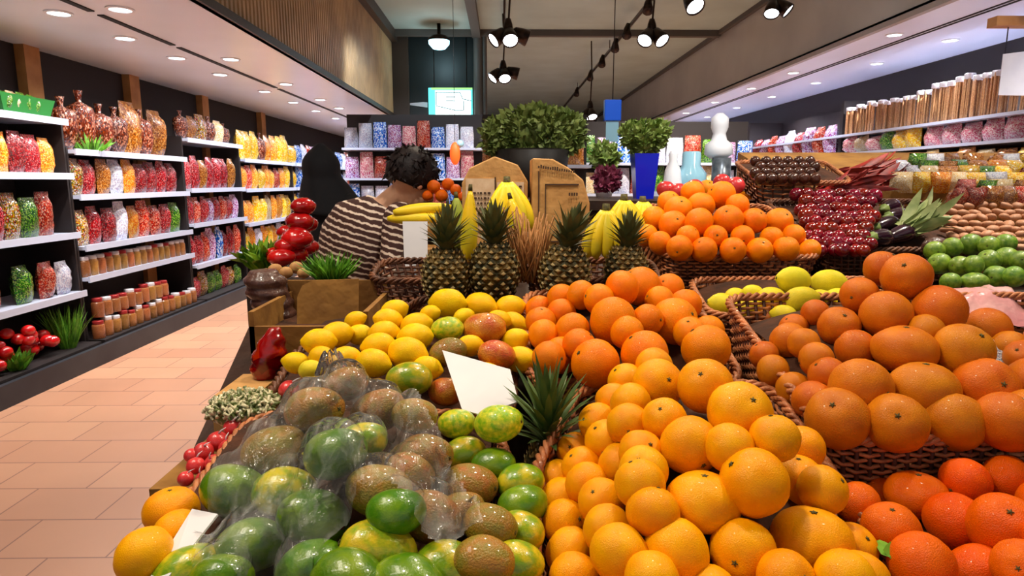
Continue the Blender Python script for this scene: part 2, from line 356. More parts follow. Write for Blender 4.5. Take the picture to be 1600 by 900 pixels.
# ================================================================ the hall
def tile_mat():
    m = bpy.data.materials.new('floor_tiles'); m.use_nodes = True; N = m.node_tree.nodes; L = m.node_tree.links
    b = N['Principled BSDF']; b.inputs['Roughness'].default_value = .34
    tc = N.new('ShaderNodeTexCoord'); br = N.new('ShaderNodeTexBrick')
    br.inputs['Scale'].default_value = 1.0; br.inputs['Brick Width'].default_value = .46; br.inputs['Row Height'].default_value = .30
    br.inputs['Mortar Size'].default_value = .004; br.inputs['Mortar Smooth'].default_value = .2
    br.inputs['Color1'].default_value = (*srgb(226, 172, 136), 1); br.inputs['Color2'].default_value = (*srgb(208, 154, 122), 1)
    br.inputs['Mortar'].default_value = (*srgb(150, 106, 88), 1)
    L.new(tc.outputs['Object'], br.inputs['Vector'])
    nz = N.new('ShaderNodeTexNoise'); nz.inputs['Scale'].default_value = 1.3; nz.inputs['Detail'].default_value = 4; L.new(tc.outputs['Object'], nz.inputs['Vector'])
    mx = N.new('ShaderNodeMixRGB'); mx.blend_type = 'MULTIPLY'; mx.inputs[0].default_value = .35
    L.new(br.outputs['Color'], mx.inputs[1]); L.new(nz.outputs['Color'], mx.inputs[2]); 
    bw = N.new('ShaderNodeRGBToBW'); L.new(nz.outputs['Color'], bw.inputs[0]); L.new(bw.outputs[0], mx.inputs[2])
    L.new(mx.outputs[0], b.inputs['Base Color']); return m
def soffit_mat(name, c, rough=.28):
    m = mat(name, c, tuple(x*.9 for x in c), .8, rough, spec=.8); return m
M['floor'] = tile_mat()
M['ceil'] = mat('grey_ceiling_paint', srgb(166, 188, 184), srgb(158, 178, 174), 1.5, .8)
M['soffit'] = soffit_mat('gloss_soffit_panel', srgb(240, 246, 255))
M['soffit_r'] = soffit_mat('silver_soffit_panel', srgb(220, 224, 244))
M['fascia_r'] = mat('grey_fascia_panel', srgb(172, 168, 162), srgb(156, 152, 148), 1.2, .30, spec=.7)
M['rib'] = mat('bronze_ribbed_panel', srgb(190, 156, 112), srgb(160, 132, 96), 3, .5)
M['dkrib'] = mat('dark_bronze_edge', srgb(66, 54, 46), rough=.5)
M['teal'] = mat('dark_teal_panel', srgb(26, 36, 37), srgb(18, 25, 27), 1.2, .45)
M['slot'] = mat('dark_slot', srgb(26, 24, 26), rough=.7)
M['trimc'] = mat('pale_trim', srgb(150, 140, 136), rough=.4)
M['steelbar'] = mat('grey_beam', srgb(84, 80, 76), rough=.6)

struct('floor', MB().add([(-8, -3, 0), (9, -3, 0), (9, 30, 0), (-8, 30, 0)], [(0, 1, 2, 3)]), M['floor'])
struct('ceiling', MB().box((-1.88, -2, 4.0), (3.68, 25, 4.1)), M['ceil'])
struct('wall_left', MB().box((-4.1, -3, 0), (-3.95, 26, 2.6)), M['shelf_back'])
struct('wall_right', MB().box((5.4, -3, 0), (5.55, 26, 2.98)), M['shelf_back'])
b = MB().box((-4.1, 25.6, 0), (5.5, 25.8, 4.1))
struct('wall_back', b, M['shelf_back'])
# left bulkhead: gloss soffit, ribbed fascia
struct('trim_1', MB().box((-4.1, -1.0, 2.6), (-1.88, 25.6, 2.66)), M['soffit'])
rb = MB()
y = 0.6
while y < 11.5:
    w = .075
    rb.add([(-1.88, y, 2.64), (-1.88, y+w*.5, 2.64), (-1.905, y+w*.72, 2.64), (-1.88, y+w, 2.64), (-1.88, y, 3.86), (-1.88, y+w*.5, 3.86), (-1.905, y+w*.72, 3.86), (-1.88, y+w, 3.86)],
           [(0, 1, 5, 4), (1, 2, 6, 5), (2, 3, 7, 6)])
    y += w
struct('wall_bulkhead_left', rb, M['rib'])
struct('trim_2', MB().box((-1.92, .6, 2.6), (-1.86, 25.5, 2.66)), M['dkrib'])
struct('trim_3', MB().box((-1.95, .6, 3.84), (-1.78, 11.5, 4.0)), M['dkrib'])
for i, (y0, y1) in enumerate([(-1, 4.45), (4.55, 5.5), (5.6, 7.9), (8.0, 11.8), (11.9, 18)]):
    struct('trim_%d' % (4+i), MB().box((-2.70, y0, 2.592), (-2.655, y1, 2.601)), M['slot'])
# right bulkhead
struct('trim_10', MB().box((3.68, 1.0, 2.98), (5.5, 25.6, 3.04)), M['soffit_r'])
struct('wall_bulkhead_right', MB().box((3.68, 1.0, 3.0), (3.74, 25.6, 4.02)), M['fascia_r'])
struct('trim_11', MB().box((3.64, 1.0, 2.95), (3.70, 25.6, 3.0)), M['trimc'])
struct('trim_12', MB().box((3.62, 1.0, 3.93), (3.69, 25.6, 4.0)), M['steelbar'])
for i, x in enumerate((4.2, 4.26)):
    struct('trim_%d' % (13+i), MB().box((x, 1, 2.972), (x+.022, 22, 2.981)), M['slot'])
# header wall under the ceiling with the far beam
struct('wall_header', MB().box((-1.88, 11.5, 2.45), (-.45, 11.6, 4.0)), M['teal'])
struct('trim_15', MB().box((-1.9, 11.2, 3.9), (3.66, 11.32, 4.0)), M['steelbar'])
struct('trim_16', MB().box((-.50, 1.0, 3.88), (-.36, 11.3, 4.0)), M['steelbar'])
b = MB().tube([(-.40, 11.35, 2.2), (-.40, 11.35, 3.98)], .085, 20); b.tube([(-.29, 11.3, 2.2), (-.29, 11.3, 3.98)], .035, 12)
struct('wall_column', b, M['steelbar'])
struct('wall_header_side', MB().box((-1.88, 11.45, 2.45), (-1.6, 11.5, 4.0)), M['dkrib'])
for i, (px, y0) in enumerate([(75, 4.7), (100, 4.9), (225, 6.0), (330, 9.0), (417, 10.0)]):
    if i in (1,): continue
    yy = 3.95/((785-px)/1000.)
    struct('trim_%d' % (20+i), MB().box((-3.955, yy-.08, 0), (-3.87, yy+.10, 2.6)), M['wood'])
# plinth in front of the left shelving
struct('baseboard_left', MB().box((-3.36, 2.0, 0), (-3.32, 24, .16)), M['kick'])

# ---------------------------------------------------------------- downlights
def downlight_proto():
    t = thing('downlight', 'round recessed downlight', 'ceiling light')
    n = 24; b = MB().lathe([(.085, -.006), (.085, .004), (.066, .004), (.066, -.010), (.085, -.006)], n, cap=False)
    part('ring', b, M['white'], t)
    part('lens', MB().lathe([(.066, -.004), (.0, -.004)], n, cap=False), M['lens'], t)
    return t
dl = downlight_proto(); first = True
LR = {'-2.92': 'wall-side', '-2.46': 'aisle-side'}
def add_dl(x, y, z, label, group, watt, col):
    global first
    o = dl if first else copy_tree(dl); first = False
    o.location = (x, y, z); o['label'] = label; o['group'] = group
    if watt: 
        o2 = light('downlight_lamp', 'SPOT', (x, y, z-.03), watt, col, .05, (x+(-.35 if x < 0 else .0), y, 0), angle=140, blend=.8)
ys = [3.6, 4.5, 5.25, 6.05, 6.95, 8.2, 9.3, 10.4, 11.6, 12.8, 14.2, 15.8, 17.6, 20]
for i, y in enumerate(ys):
    c = (1, .93, .88) if y < 7 else (.85, .9, 1)
    add_dl(-2.92, y, 2.598, '%s round downlight in the wall-side row of the pale soffit over the packet shelves' % ORD[i], 'downlights in the left soffit', 58 if y > 4 else 50, c)
for i, y in enumerate([4.4, 6.1, 7.6, 9.0, 10.0, 11.2, 12.4, 13.5, 15, 17]):
    c = (1, .93, .88) if y < 7 else (.85, .9, 1)
    add_dl(-2.46, y, 2.598, '%s round downlight in the aisle-side row of the pale soffit' % ORD[i], 'downlights in the left soffit', 40, c)
for i, y in enumerate([4.3, 5.75, 7.05, 8.4, 10.0, 11.6, 13.3, 15.2, 17.5, 20]):  # nearest one is out of view, added to brighten the poster
    add_dl(4.75, y, 2.978, '%s round downlight in the outer row of the silver soffit over the right shelves' % ORD[i], 'downlights in the right soffit', 120, (.95, .93, 1))
for i, y in enumerate([6.8, 9.1, 10.6, 12.4, 14.3, 16.5]):
    add_dl(4.0, y, 2.978, '%s round downlight in the inner row of the silver soffit' % ORD[i], 'downlights in the right soffit', 70, (.9, .92, 1))

# ---------------------------------------------------------------- left shelving bays
XF = -3.45; XB = -3.94
def bay(y0, y1, zs, label, recess=0.0, deck=.18):
    t = thing('shelving_unit', label, 'shelf unit', (XB, y0, 0))
    part('back_panel', MB().box((XB, y0, .05), (XB+.02, y1, 2.1)), M['shelf_back'], t, False)
    for yy in (y0, y1-.03):
        part('side_panel', MB().box((XB+.02, yy, .05), (XF-.05, yy+.02, zs[0]+.02)), M['shelf_back'], t, False)
    part('bottom_deck', MB().box((XB+.02, y0+.02, .12), (-3.365, y1-.03, deck)), M['shelf_back'], t, False)
    for z in zs:
        s = part('shelf', MB().box((XB+.02, y0+.021, z-.03), (XF, y1-.031, z)), M['steel'], t, False)
        b = MB().box((XF, y0+.021, z-.042), (XF+.014, y1-.031, z+.008)); r = part('price_rail', b, M['steel'], s, False)
        r.location = (0, 0, 0)
        r.data.transform(Matrix.Translation(-Vector(t.location)))
    return t
BA = bay(3.3, 5.30, [1.98, 1.56, 1.09, .61], 'nearest shelving unit on the aisle wall, holding green and orange tubs on top')
BB = bay(5.30, 7.2, [1.756, 1.39, .97, .71], 'second shelving unit on the aisle wall, brown egg bags above rows of jars')
BC = bay(7.2, 8.75, [1.97, 1.42, 1.03, .565], 'third shelving unit on the aisle wall, full of dark red packets')
BD = bay(8.75, 10.9, [1.80, 1.40, .935, .55], 'fourth shelving unit on the aisle wall, with yellow and orange packets')
BE = bay(10.9, 14.0, [1.80, 1.40, .95, .55], 'fifth shelving unit on the aisle wall, behind the person in black')
BF = bay(14.0, 19.0, [1.80, 1.40, .95, .55], 'farthest shelving unit on the aisle wall near the hall end')

# ---------------------------------------------------------------- packed goods
def pouch_mb(w, h, d, seed=0, lean=0.0):
    """upright film pouch: bulging body, crimped top; faces +X, width along Y"""
    rnd = random.Random(seed); nu, nv = 9, 10
    def f(side):
        def g(u, v):
            yy = (u-.5)*w*(1-.10*v*v); z = h*v
            e = (1-abs(2*u-1)**2.6)*(math.sin(PI*min(1, v*.93+.05))**.55 if v < 1 else 0)
            if v > .88: e *= (1-v)/.12*.8
            n = noise.noise(Vector((u*4+seed, v*5, side*3)))*.16*d
            x = side*(d*.5*e) + (n*e)
            return Vector((x + lean*v, yy + .01*math.sin(v*9+seed)*w, z))
        return g
    b = MB(); b.grid(nu, nv, f(1)); b.grid(nu, nv, f(-1)); return b
def eggbag_mb(w, h, d, seed=0):
    rnd = random.Random(seed); b = MB()
    rings = []
    for i in range(12):
        t = i/11; r = (math.sin(PI*min(1, t*.86+.08))**.6); 
        if t > .8: r = .18+.35*(t-.8)*1.0 if t < .93 else .32
        rings.append([Vector((math.cos(a)*d*.5*r*(1+.14*noise.noise(Vector((a*2, t*7, seed)))), math.sin(a)*w*.5*r*(1+.14*noise.noise(Vector((a*3, t*6, seed+5)))), h*t)) for a in [2*PI*k/16 for k in range(16)]])
    return b.loft(rings)
def goods_protos():
    P = {}
    for k, mm in (('maroon', 'p_maroon'), ('red', 'p_red'), ('orange', 'p_orange'), ('yellow', 'p_yellow'), ('brown', 'p_brown'), ('green', 'p_green'), ('pink', 'p_pink'), ('cream', 'p_cream'), ('lilac', 'p_purple'), ('blue', 'p_blue'), ('white', 'p_white'), ('speckled', 'p_mix')):
        P[k] = [mesh('pouch', pouch_mb(1, 1, .5, s), M[mm]) for s in (1, 2, 3)]
    P['choc'] = [mesh('egg_bag', eggbag_mb(1, 1, .8, s), M['p_choc']) for s in (1, 2, 3)]
    return P
GP = goods_protos()
JB = mesh('jar', MB().lathe([(.46, 0), (.5, .03), (.5, .70), (.46, .78), (.38, .82), (.38, .84)], 18), M['jar_glass'])
JL = {c: mesh('lid', MB().lathe([(.41, .82), (.42, .84), (.42, .97), (.38, 1.0)], 18), M[m_]) for c, m_ in (('white', 'lid'), ('red', 'lid_red'))}
TB = MB(); TB.loft([[Vector((sx*a, sy*c, z)) for sx, sy in ((-.5, -.5), (.5, -.5), (.5, .5), (-.5, .5))] for a, c, z in ((.82, .82, 0), (1, 1, 1), (.94, .94, 1), (.8, .8, .12))])
def tub_colour(m_): return mesh('tub', MB().add(TB.v, TB.f), m_, False)
CNT = {}
def place_pouch(kind, x, y, z, w, h, d, label, group, yaw=0.0, tilt=0.0):
    me = random.choice(GP[kind])
    nm = 'snack_packet' if kind != 'choc' else 'egg_bag'
    o = put(nm, me, None, (x, y, z), (0, tilt, yaw), (d*2 if kind != 'choc' else d*1.25, w, h))
    tag(o, label, 'packet' if kind != 'choc' else 'bag of chocolate eggs', group); return o
def place_jar(x, y, z, w, h, label, group, lid='white'):
    o = tag(put('food_jar', JB, None, (x, y, z), None, (w, w, h)), label, 'jar', group)
    put('lid', JL[lid], o); return o
SHN = ['top shelf', 'second shelf down', 'third shelf down', 'lowest shelf', 'bottom deck']
BN = {'A': 'nearest aisle-wall unit', 'B': 'second aisle-wall unit', 'C': 'third aisle-wall unit', 'D': 'fourth aisle-wall unit', 'E': 'fifth aisle-wall unit', 'F': 'farthest aisle-wall unit'}
ADJ = {'choc': 'brown crinkled bag of foil eggs', 'maroon': 'dark red glossy packet', 'red': 'bright red packet', 'orange': 'orange packet', 'yellow': 'yellow packet', 'brown': 'brown packet', 'green': 'green packet', 'pink': 'pink packet', 'cream': 'cream packet', 'lilac': 'lilac packet', 'blue': 'pale blue packet', 'white': 'white packet', 'speckled': 'mixed colour packet', 'jar': 'glass jar of preserves', 'jarr': 'red-lidded glass jar'}
def fill(bayk, si, z, y0, y1, seq, w=.15, h=.26, d=.10, gap=.004, xf=None, prob=1.0):
    """seq: kinds repeated in turn from near to far; one object per item"""
    xf = XF-.02 if xf is None else xf
    y = y0+.03+w/2; i = CNT.get((bayk, si), 0); k = 0
    while y+w/2 < y1-.03:
        kind = seq[min(int(k), len(seq)-1)] if len(seq) > 40 else seq[k % len(seq)]; k += 1
        ww = w*random.uniform(.9, 1.0); hh = h*random.uniform(.86, 1.08)
        nm = ORD[min(i, 29)] if i < 30 else None
        lab = '%s, %s along the %s, %s' % (ADJ[kind], nm.replace('nearest', 'first'), SHN[si], BN[bayk])
        grp = 'goods on the %s of the %s' % (SHN[si], BN[bayk])
        if kind in ('jar', 'jarr'):
            place_jar(xf-w*.45, y, z, min(w, .1), min(hh, .17), lab, grp, 'white' if kind == 'jar' else 'red')
        else:
            place_pouch(kind, xf-d*.55-random.uniform(0, .02), y, z+.001, ww, hh, d, lab, grp, random.uniform(-.12, .12), random.uniform(-.06, .02))
        i += 1; y += w+gap
    CNT[(bayk, si)] = i
# unit A
def tray(name, y0, y1, z, h, c, label):
    o = put(name, tub_colour(c), None, (XF-.16, (y0+y1)/2, z+.001), None, (.24, y1-y0, h)); tag(o, label, 'tub', 'tubs on the top shelf'); return o
M['tub_y'] = mat('yellow_tub', srgb(236, 190, 30), rough=.35); M['tub_g'] = mat('green_tub', srgb(40, 110, 50), rough=.3)
tray('display_tub', 4.10, 4.62, 1.98, .15, M['tub_y'], 'yellow tub of orange blocks at the near end of the top shelf')
tray('display_tub', 4.66, 5.22, 1.98, .14, M['tub_g'], 'green tub with white labels beside the yellow tub, top shelf')
fill('A', 0, 2.0, 4.12, 4.6, ['orange', 'cream'], .10, .17, .16)
fill('A', 0, 2.0, 4.68, 5.2, ['green', 'cream', 'green'], .09, .15, .15)
fill('A', 1, 1.56, 3.9, 5.28, ['orange', 'maroon', 'maroon', 'maroon', 'orange', 'maroon', 'maroon', 'orange'], .155, .30, .12)
fill('A', 2, 1.09, 3.9, 5.28, ['maroon', 'maroon', 'speckled', 'maroon', 'speckled', 'green', 'red'], .165, .31, .12)
fill('A', 3, .61, 4.0, 4.62, ['orange', 'orange', 'red'], .155, .30, .12)
fill('A', 3, .61, 4.60, 4.86, ['green'], .195, .30, .14)
fill('A', 3, .61, 4.84, 5.29, ['red', 'white'], .18, .26, .13)
# unit B
fill('B', 0, 1.756, 5.3, 7.17, ['choc', 'choc', 'choc', 'choc', 'brown', 'choc', 'brown', 'brown'], .235, .47, .22)
fill('B', 1, 1.39, 5.3, 7.17, ['speckled', 'maroon', 'brown', 'white', 'orange', 'maroon', 'maroon', 'maroon', 'maroon'], .19, .31, .13)
fill('B', 2, .97, 5.3, 7.17, ['speckled', 'maroon', 'maroon', 'white', 'orange', 'red', 'red', 'maroon', 'green'], .19, .33, .12)
fill('B', 3, .71, 5.3, 7.17, ['jar', 'jar', 'jar', 'jarr', 'jar', 'jarr', 'jar'], .105, .19, .1)
fill('B', 4, .18, 5.3, 7.17, ['jarr', 'jar', 'jar', 'jarr', 'jarr', 'jar'], .115, .17, .1, xf=-3.40)
fill('B', 4, .355, 5.35, 6.6, ['jarr', 'jar', 'jarr'], .115, .16, .1, xf=-3.42)
# unit C
fill('C', 0, 1.97, 7.2, 8.72, ['choc', 'brown', 'speckled', 'choc', 'cream'], .22, .30, .14)
fill('C', 1, 1.42, 7.2, 8.72, ['maroon', 'maroon', 'brown', 'maroon'], .19, .36, .12)
fill('C', 2, 1.03, 7.2, 8.72, ['maroon', 'red', 'maroon', 'lilac'], .17, .31, .12)
fill('C', 3, .565, 7.2, 8.72, ['maroon', 'maroon', 'red', 'lilac', 'blue'], .17, .36, .12)
fill('C', 4, .18, 7.2, 8.72, ['maroon', 'speckled', 'green', 'green'], .19, .26, .12)
# unit D
fill('D', 0, 1.80, 8.75, 10.87, ['yellow', 'yellow', 'yellow', 'choc', 'orange', 'orange', 'yellow'], .25, .42, .14)
fill('D', 1, 1.40, 8.75, 10.87, ['orange', 'red', 'orange', 'yellow', 'orange'], .22, .32, .12)
fill('D', 2, .935, 8.75, 10.87, ['orange', 'orange', 'yellow', 'yellow', 'cream'], .22, .34, .12)
fill('D', 3, .55, 8.75, 10.87, ['yellow', 'orange', 'white', 'orange'], .22, .30, .12)
for si, z in enumerate([1.80, 1.40, .95, .55]):
    fill('E', si, z, 10.9, 13.9, ['yellow', 'blue', 'white', 'red', 'lilac', 'blue', 'white', 'orange'], .30, .34, .14)
    fill('F', si, z, 14.0, 18.9, ['blue', 'white', 'red', 'blue', 'white', 'lilac', 'maroon'], .42, .36, .16)
# near unit, bottom: red pepper packs and grasses
for i, (y, z, s) in enumerate([(4.35, .18, .95), (4.58, .30, .9), (4.35, .30, .7), (4.78, .18, 1.0)]):
    b = MB()
    for k in range(7):
        c = Vector((random.uniform(-.07, .07), random.uniform(-.10, .10), .06+random.uniform(0, .09)))
        b.ell(c, (.05, .055, .045), 12, 8)
    solo('red_pepper_pack', MB().add([(v[0]*s-3.52, v[1]*s+y, v[2]*s+z) for v in b.v], b.f), M['red'], 'clear pack of red peppers, %s of those on the nearest bottom deck' % ORD[i], 'pack of peppers', 'red pepper packs on the bottom deck')
def tuft(name, c, n, L, w, spread, m_, label, cat, lean=(0, 0), bend=.35, kind=None):
    b = MB()
    for k in range(n):
        a = random.uniform(0, 2*PI); r = random.uniform(0, 1)**.5
        base = Vector(c)+Vector((math.cos(a)*r*spread*.4, math.sin(a)*r*spread*.4, 0))
        d = Vector((math.cos(a)*r*spread/L+lean[0], math.sin(a)*r*spread/L+lean[1], 1))
        b.blade(base, d, L*random.uniform(.6, 1), w, random.uniform(-bend, bend), 3)
    return solo(name, b, m_, label, cat)
tuft('dill_bunch', (-3.50, 5.06, .18), 170, .36, .005, .13, M['leaf_green'], 'feathery green dill bunch standing on the nearest bottom deck', 'herbs')
tuft('lettuce', (-3.47, 4.45, .18), 60, .16, .022, .12, M['leaf_green'], 'green lettuce in front of the red pepper packs', 'vegetable')
tuft('leek_bunch', (-3.50, 5.62, 1.762), 40, .16, .012, .2, M['leaf_green'], 'flat green leaf bunch before the brown egg bags', 'vegetable')

# ---------------------------------------------------------------- right wall shelving
XR = 4.62
t = thing('wall_shelf_unit', 'long wall shelving unit on the right holding stick bundles and pink packs', 'shelf unit', (XR+.3, 4, 0))
part('back_panel', MB().box((XR+.72, 4, .0), (XR+.76, 18, 2.6)), M['shelf_back'], t, False)
for nm, z, x0 in (('shelf', 2.13, XR), ('shelf', 1.88, XR-.05), ('shelf', 1.62, XR-.15), ('shelf', 1.34, XR-.32)):
    part(nm, MB().box((x0, 4, z-.03), (XR+.72, 18, z)), M['steel'] if z > 1.7 else M['wood'], t, False)
for y in (9.1, 12.5): part('upright', MB().box((XR+.1, y-.04, 0), (XR+.72, y+.04, 2.6)), M['shelf_back'], t, False)
part('lower_cabinet', MB().box((XR-.32, 4, 0), (XR+.72, 18, 1.30)), M['wood_dark'], t, False)
# stick bundles standing in sleeves
def stick_mesh(seed):
    rnd = random.Random(seed); b = MB()
    for k in range(14):
        a = rnd.uniform(0, 2*PI); r = rnd.uniform(.1, .42)
        x, y = math.cos(a)*r, math.sin(a)*r
        b.tube([(x, y, 0), (x+rnd.uniform(-.05, .05), y+rnd.uniform(-.05, .05), rnd.uniform(.86, 1))], .09, 6)
    return mesh('stick_bundle', b, M['stick'])
SM = [stick_mesh(s) for s in range(3)]
SL = mesh('tie_band', MB().lathe([(.47, .90), (.5, .92), (.5, 1.02), (.46, 1.03)], 14), M['lid'])
y = 5.55; i = 0
while y < 9.0:
    h = .44 if y < 7.3 else .36
    o = put('stick_bundle', random.choice(SM), None, (XR+.12, y, 2.132), (0, 0, random.uniform(0, 3)), (.10, .10, h*random.uniform(.9, 1.04)))
    tag(o, 'tied bundle of thin tan sticks on the right top shelf, %s' % ORD[i], 'bundle of sticks', 'stick bundles on the right top shelf')
    put('tie_band', SL, o); i += 1; y += .125
def fillR(name_, si, z, y0, y1, seq, w, h, d, x):
    y = y0+w/2; k = 0
    while y+w/2 <= y1+1e-6:
        i = CNT.get(('R', si), 0); CNT[('R', si)] = i+1
        kind = seq[k % len(seq)]; k += 1
        lab = '%s, %s along the %s of the right wall' % (ADJ[kind], ORD[min(i, 29)].replace('nearest', 'first'), name_)
        place_pouch(kind, x, y, z+.001, w*.96, h*random.uniform(.85, 1.08), d, lab, 'goods on the %s of the right wall' % name_, PI+random.uniform(-.1, .1), 0)
        y += w
fillR('second shelf', 1, 1.88, 5.0, 5.75, ['cream', 'orange', 'cream'], .25, .25, .2, XR+.12)
fillR('second shelf', 1, 1.88, 5.85, 7.3, ['pink', 'pink', 'pink', 'pink', 'pink'], .29, .245, .17, XR+.14)
fillR('second shelf', 1, 1.88, 7.35, 8.1, ['yellow', 'yellow', 'green'], .25, .25, .18, XR+.12)
fillR('second shelf', 1, 1.88, 8.1, 9.0, ['pink', 'cream', 'pink'], .28, .22, .24, XR+.12)
fillR('second shelf', 1, 1.88, 9.2, 12.4, ['lilac', 'red', 'lilac', 'maroon', 'white'], .33, .42, .22, XR+.12)
fillR('second shelf', 1, 1.88, 12.6, 17.5, ['white', 'blue', 'green', 'white'], .6, .4, .3, XR+.15)
fillR('third shelf', 2, 1.62, 5.0, 9.0, ['white', 'yellow', 'yellow', 'brown', 'cream', 'brown', 'orange', 'cream', 'green', 'yellow', 'yellow'], .26, .21, .2, XR-.0)
fillR('third shelf', 2, 1.62, 9.2, 15, ['green', 'red', 'maroon', 'speckled', 'yellow', 'white'], .34, .2, .22, XR)
fillR('fourth shelf', 3, 1.34, 5.0, 9.0, ['green', 'cream', 'yellow', 'green', 'brown', 'green', 'brown', 'orange', 'red', 'brown'], .28, .23, .24, XR-.15)
# far end goods: blue and white fittings
def fbox(name, x0, y0, z0, x1, y1, z1, m_, label, cat, group=None):
    o = solo(name, MB().box((x0, y0, z0), (x1, y1, z1)), m_, label, cat, group, False); bevel(o, .02, 2); return o
# ================================================================ the produce display
def left_edge(y): return -.595-.16*max(0, y-1.05) if y < 1.76 else -.365
t = thing('display_counter', 'long dark sloping produce counter that carries the fruit baskets', 'counter', (0, 1, 0))
dk = .15
def dz(y): return plane_z(y)-dk
ysd = [.30, .8, 1.05, 1.3, 1.75, 1.765, 2.3, 2.7]
vs = []; 
for y in ysd: vs += [(left_edge(y), y, dz(y)), (2.0+.25*y, y, dz(y)), (left_edge(y), y, dz(y)-.04), (2.0+.25*y, y, dz(y)-.04)]
fs = []
for i in range(len(ysd)-1):
    a = i*4; c = a+4; fs += [(a, a+1, c+1, c), (a+2, c+2, c+3, a+3), (a, c, c+2, a+2), (a+1, a+3, c+3, c+1)]
fs += [(0, 2, 3, 1), (28, 29, 31, 30)]
part('sloping_deck', MB().add(vs, fs), M['wood_dark'], t, False)
vs = []
for y in ysd: vs += [(left_edge(y)+.05, y, 0), (left_edge(y)+.05, y, dz(y)-.04)]
part('side_panel', MB().add(vs, [(i*2, i*2+2, i*2+3, i*2+1) for i in range(7)]), M['wood_dark'], t, False)
part('front_panel', MB().box((left_edge(.3)+.05, .33, 0), (2.0, .36, dz(.3)-.03)), M['wood_dark'], t, False)
part('rear_panel', MB().box((left_edge(2.7)+.05, 2.66, 0), (2.6, 2.69, dz(2.7)-.03)), M['wood_dark'], t, False)

# ---------------------------------------------------------------- wicker baskets
def basket(name, pts, label, deep=.125, rows=12, inset=.03, mt='wicker', r=.0044, rim=.0055, stake=.020, raise_=0.0):
    """pts: rim corners (x,y) on the display slope, counter-clockwise; woven wall, twisted rim, stakes, base"""
    P3 = [Vector((x, y, plane_z(y)+raise_)) for x, y in pts]; n = len(P3)
    cen = sum(P3, Vector())/n
    # rounded corners
    path = []
    for i in range(n):
        a, b_, c = P3[i-1], P3[i], P3[(i+1) % n]
        rr = min(.06, (a-b_).length*.35, (c-b_).length*.35)
        p0 = b_+(a-b_).normalized()*rr; p1 = b_+(c-b_).normalized()*rr
        for k in range(5):
            s = k/4; path.append(p0*(1-s)**2+b_*2*s*(1-s)+p1*s*s)
    seg = [(path[(i+1) % len(path)]-path[i]).length for i in range(len(path))]; tot = sum(seg)
    m_ = max(12, int(tot/stake)//2*2)
    def samp(s):
        s = (s % 1.0)*tot
        for i, l in enumerate(seg):
            if s <= l: return path[i].lerp(path[(i+1) % len(path)], s/max(l, 1e-9))
            s -= l
        return path[0].copy()
    t = thing(name, label, 'basket', (cen.x, cen.y, cen.z-deep))
    nrm = Vector((0, -.2425, .970))
    base = [samp(i/m_) for i in range(m_)]
    out = []
    for p in base:
        d = p-cen; d = d-nrm*d.dot(nrm); out.append(d.normalized())
    def pos(i, k, off):     # k: 0 rim .. 1 bottom
        p = base[i % m_]; o = out[i % m_]
        return p - Vector((0, 0, deep*k)) - o*(inset*k) + o*off
    b = MB()
    for j in range(rows):
        k = (j+.6)/rows; pp = []
        for i in range(m_):
            pp.append(pos(i, k, r*(1 if (i+j) % 2 else -1)) + Vector((0, 0, random.uniform(-.0012, .0012))))
            q = (pos(i, k, 0)+pos(i+1, k, 0))*.5; pp.append(q)
        pp.append(pp[0])
        b.tube(pp, r*.92, 6, False, .8)
    part('woven_wall', b, M[mt], t)
    b = MB()
    for i in range(m_):
        b.tube([pos(i, 0, 0), pos(i, .5, 0), pos(i, 1, 0)], .0042, 5)
    part('stakes', b, M['wicker_stake'], t)
    b = MB()
    for ph in (0, 2*PI/3, 4*PI/3):
        pp = []
        K = m_*4
        for i in range(K+1):
            p = samp(i/K); o = (p-cen); o = (o-nrm*o.dot(nrm)).normalized(); a = i/K*tot/.055*2*PI + ph
            pp.append(p + o*(math.cos(a)*rim) + Vector((0, 0, math.sin(a)*rim)))
        b.tube(pp, rim*.86, 6, False)
    part('twisted_rim', b, M[mt], t)
    b = MB(); ring = [pos(i, .97, -.004) for i in range(m_)]; b.add(ring, [tuple(range(m_))])
    part('base', b, M['wicker_dark'], t, False)
    return t
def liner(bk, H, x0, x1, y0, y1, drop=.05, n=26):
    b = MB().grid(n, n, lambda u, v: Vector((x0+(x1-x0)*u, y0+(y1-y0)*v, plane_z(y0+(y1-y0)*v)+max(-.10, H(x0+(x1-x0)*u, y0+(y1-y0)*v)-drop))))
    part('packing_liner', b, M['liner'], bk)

def heap(cx, cy, hx, hy, hm, p=1.5, base=0.0, skew=0.0):
    def H(x, y):
        u = abs(x-cx-skew*(y-cy))/hx; v = abs(y-cy)/hy; q = (u**2.4+v**2.4)**(1/2.4)
        return base + (hm*(1-q**p) if q < 1 else -.12*min(1, (q-1)*4))
    return H

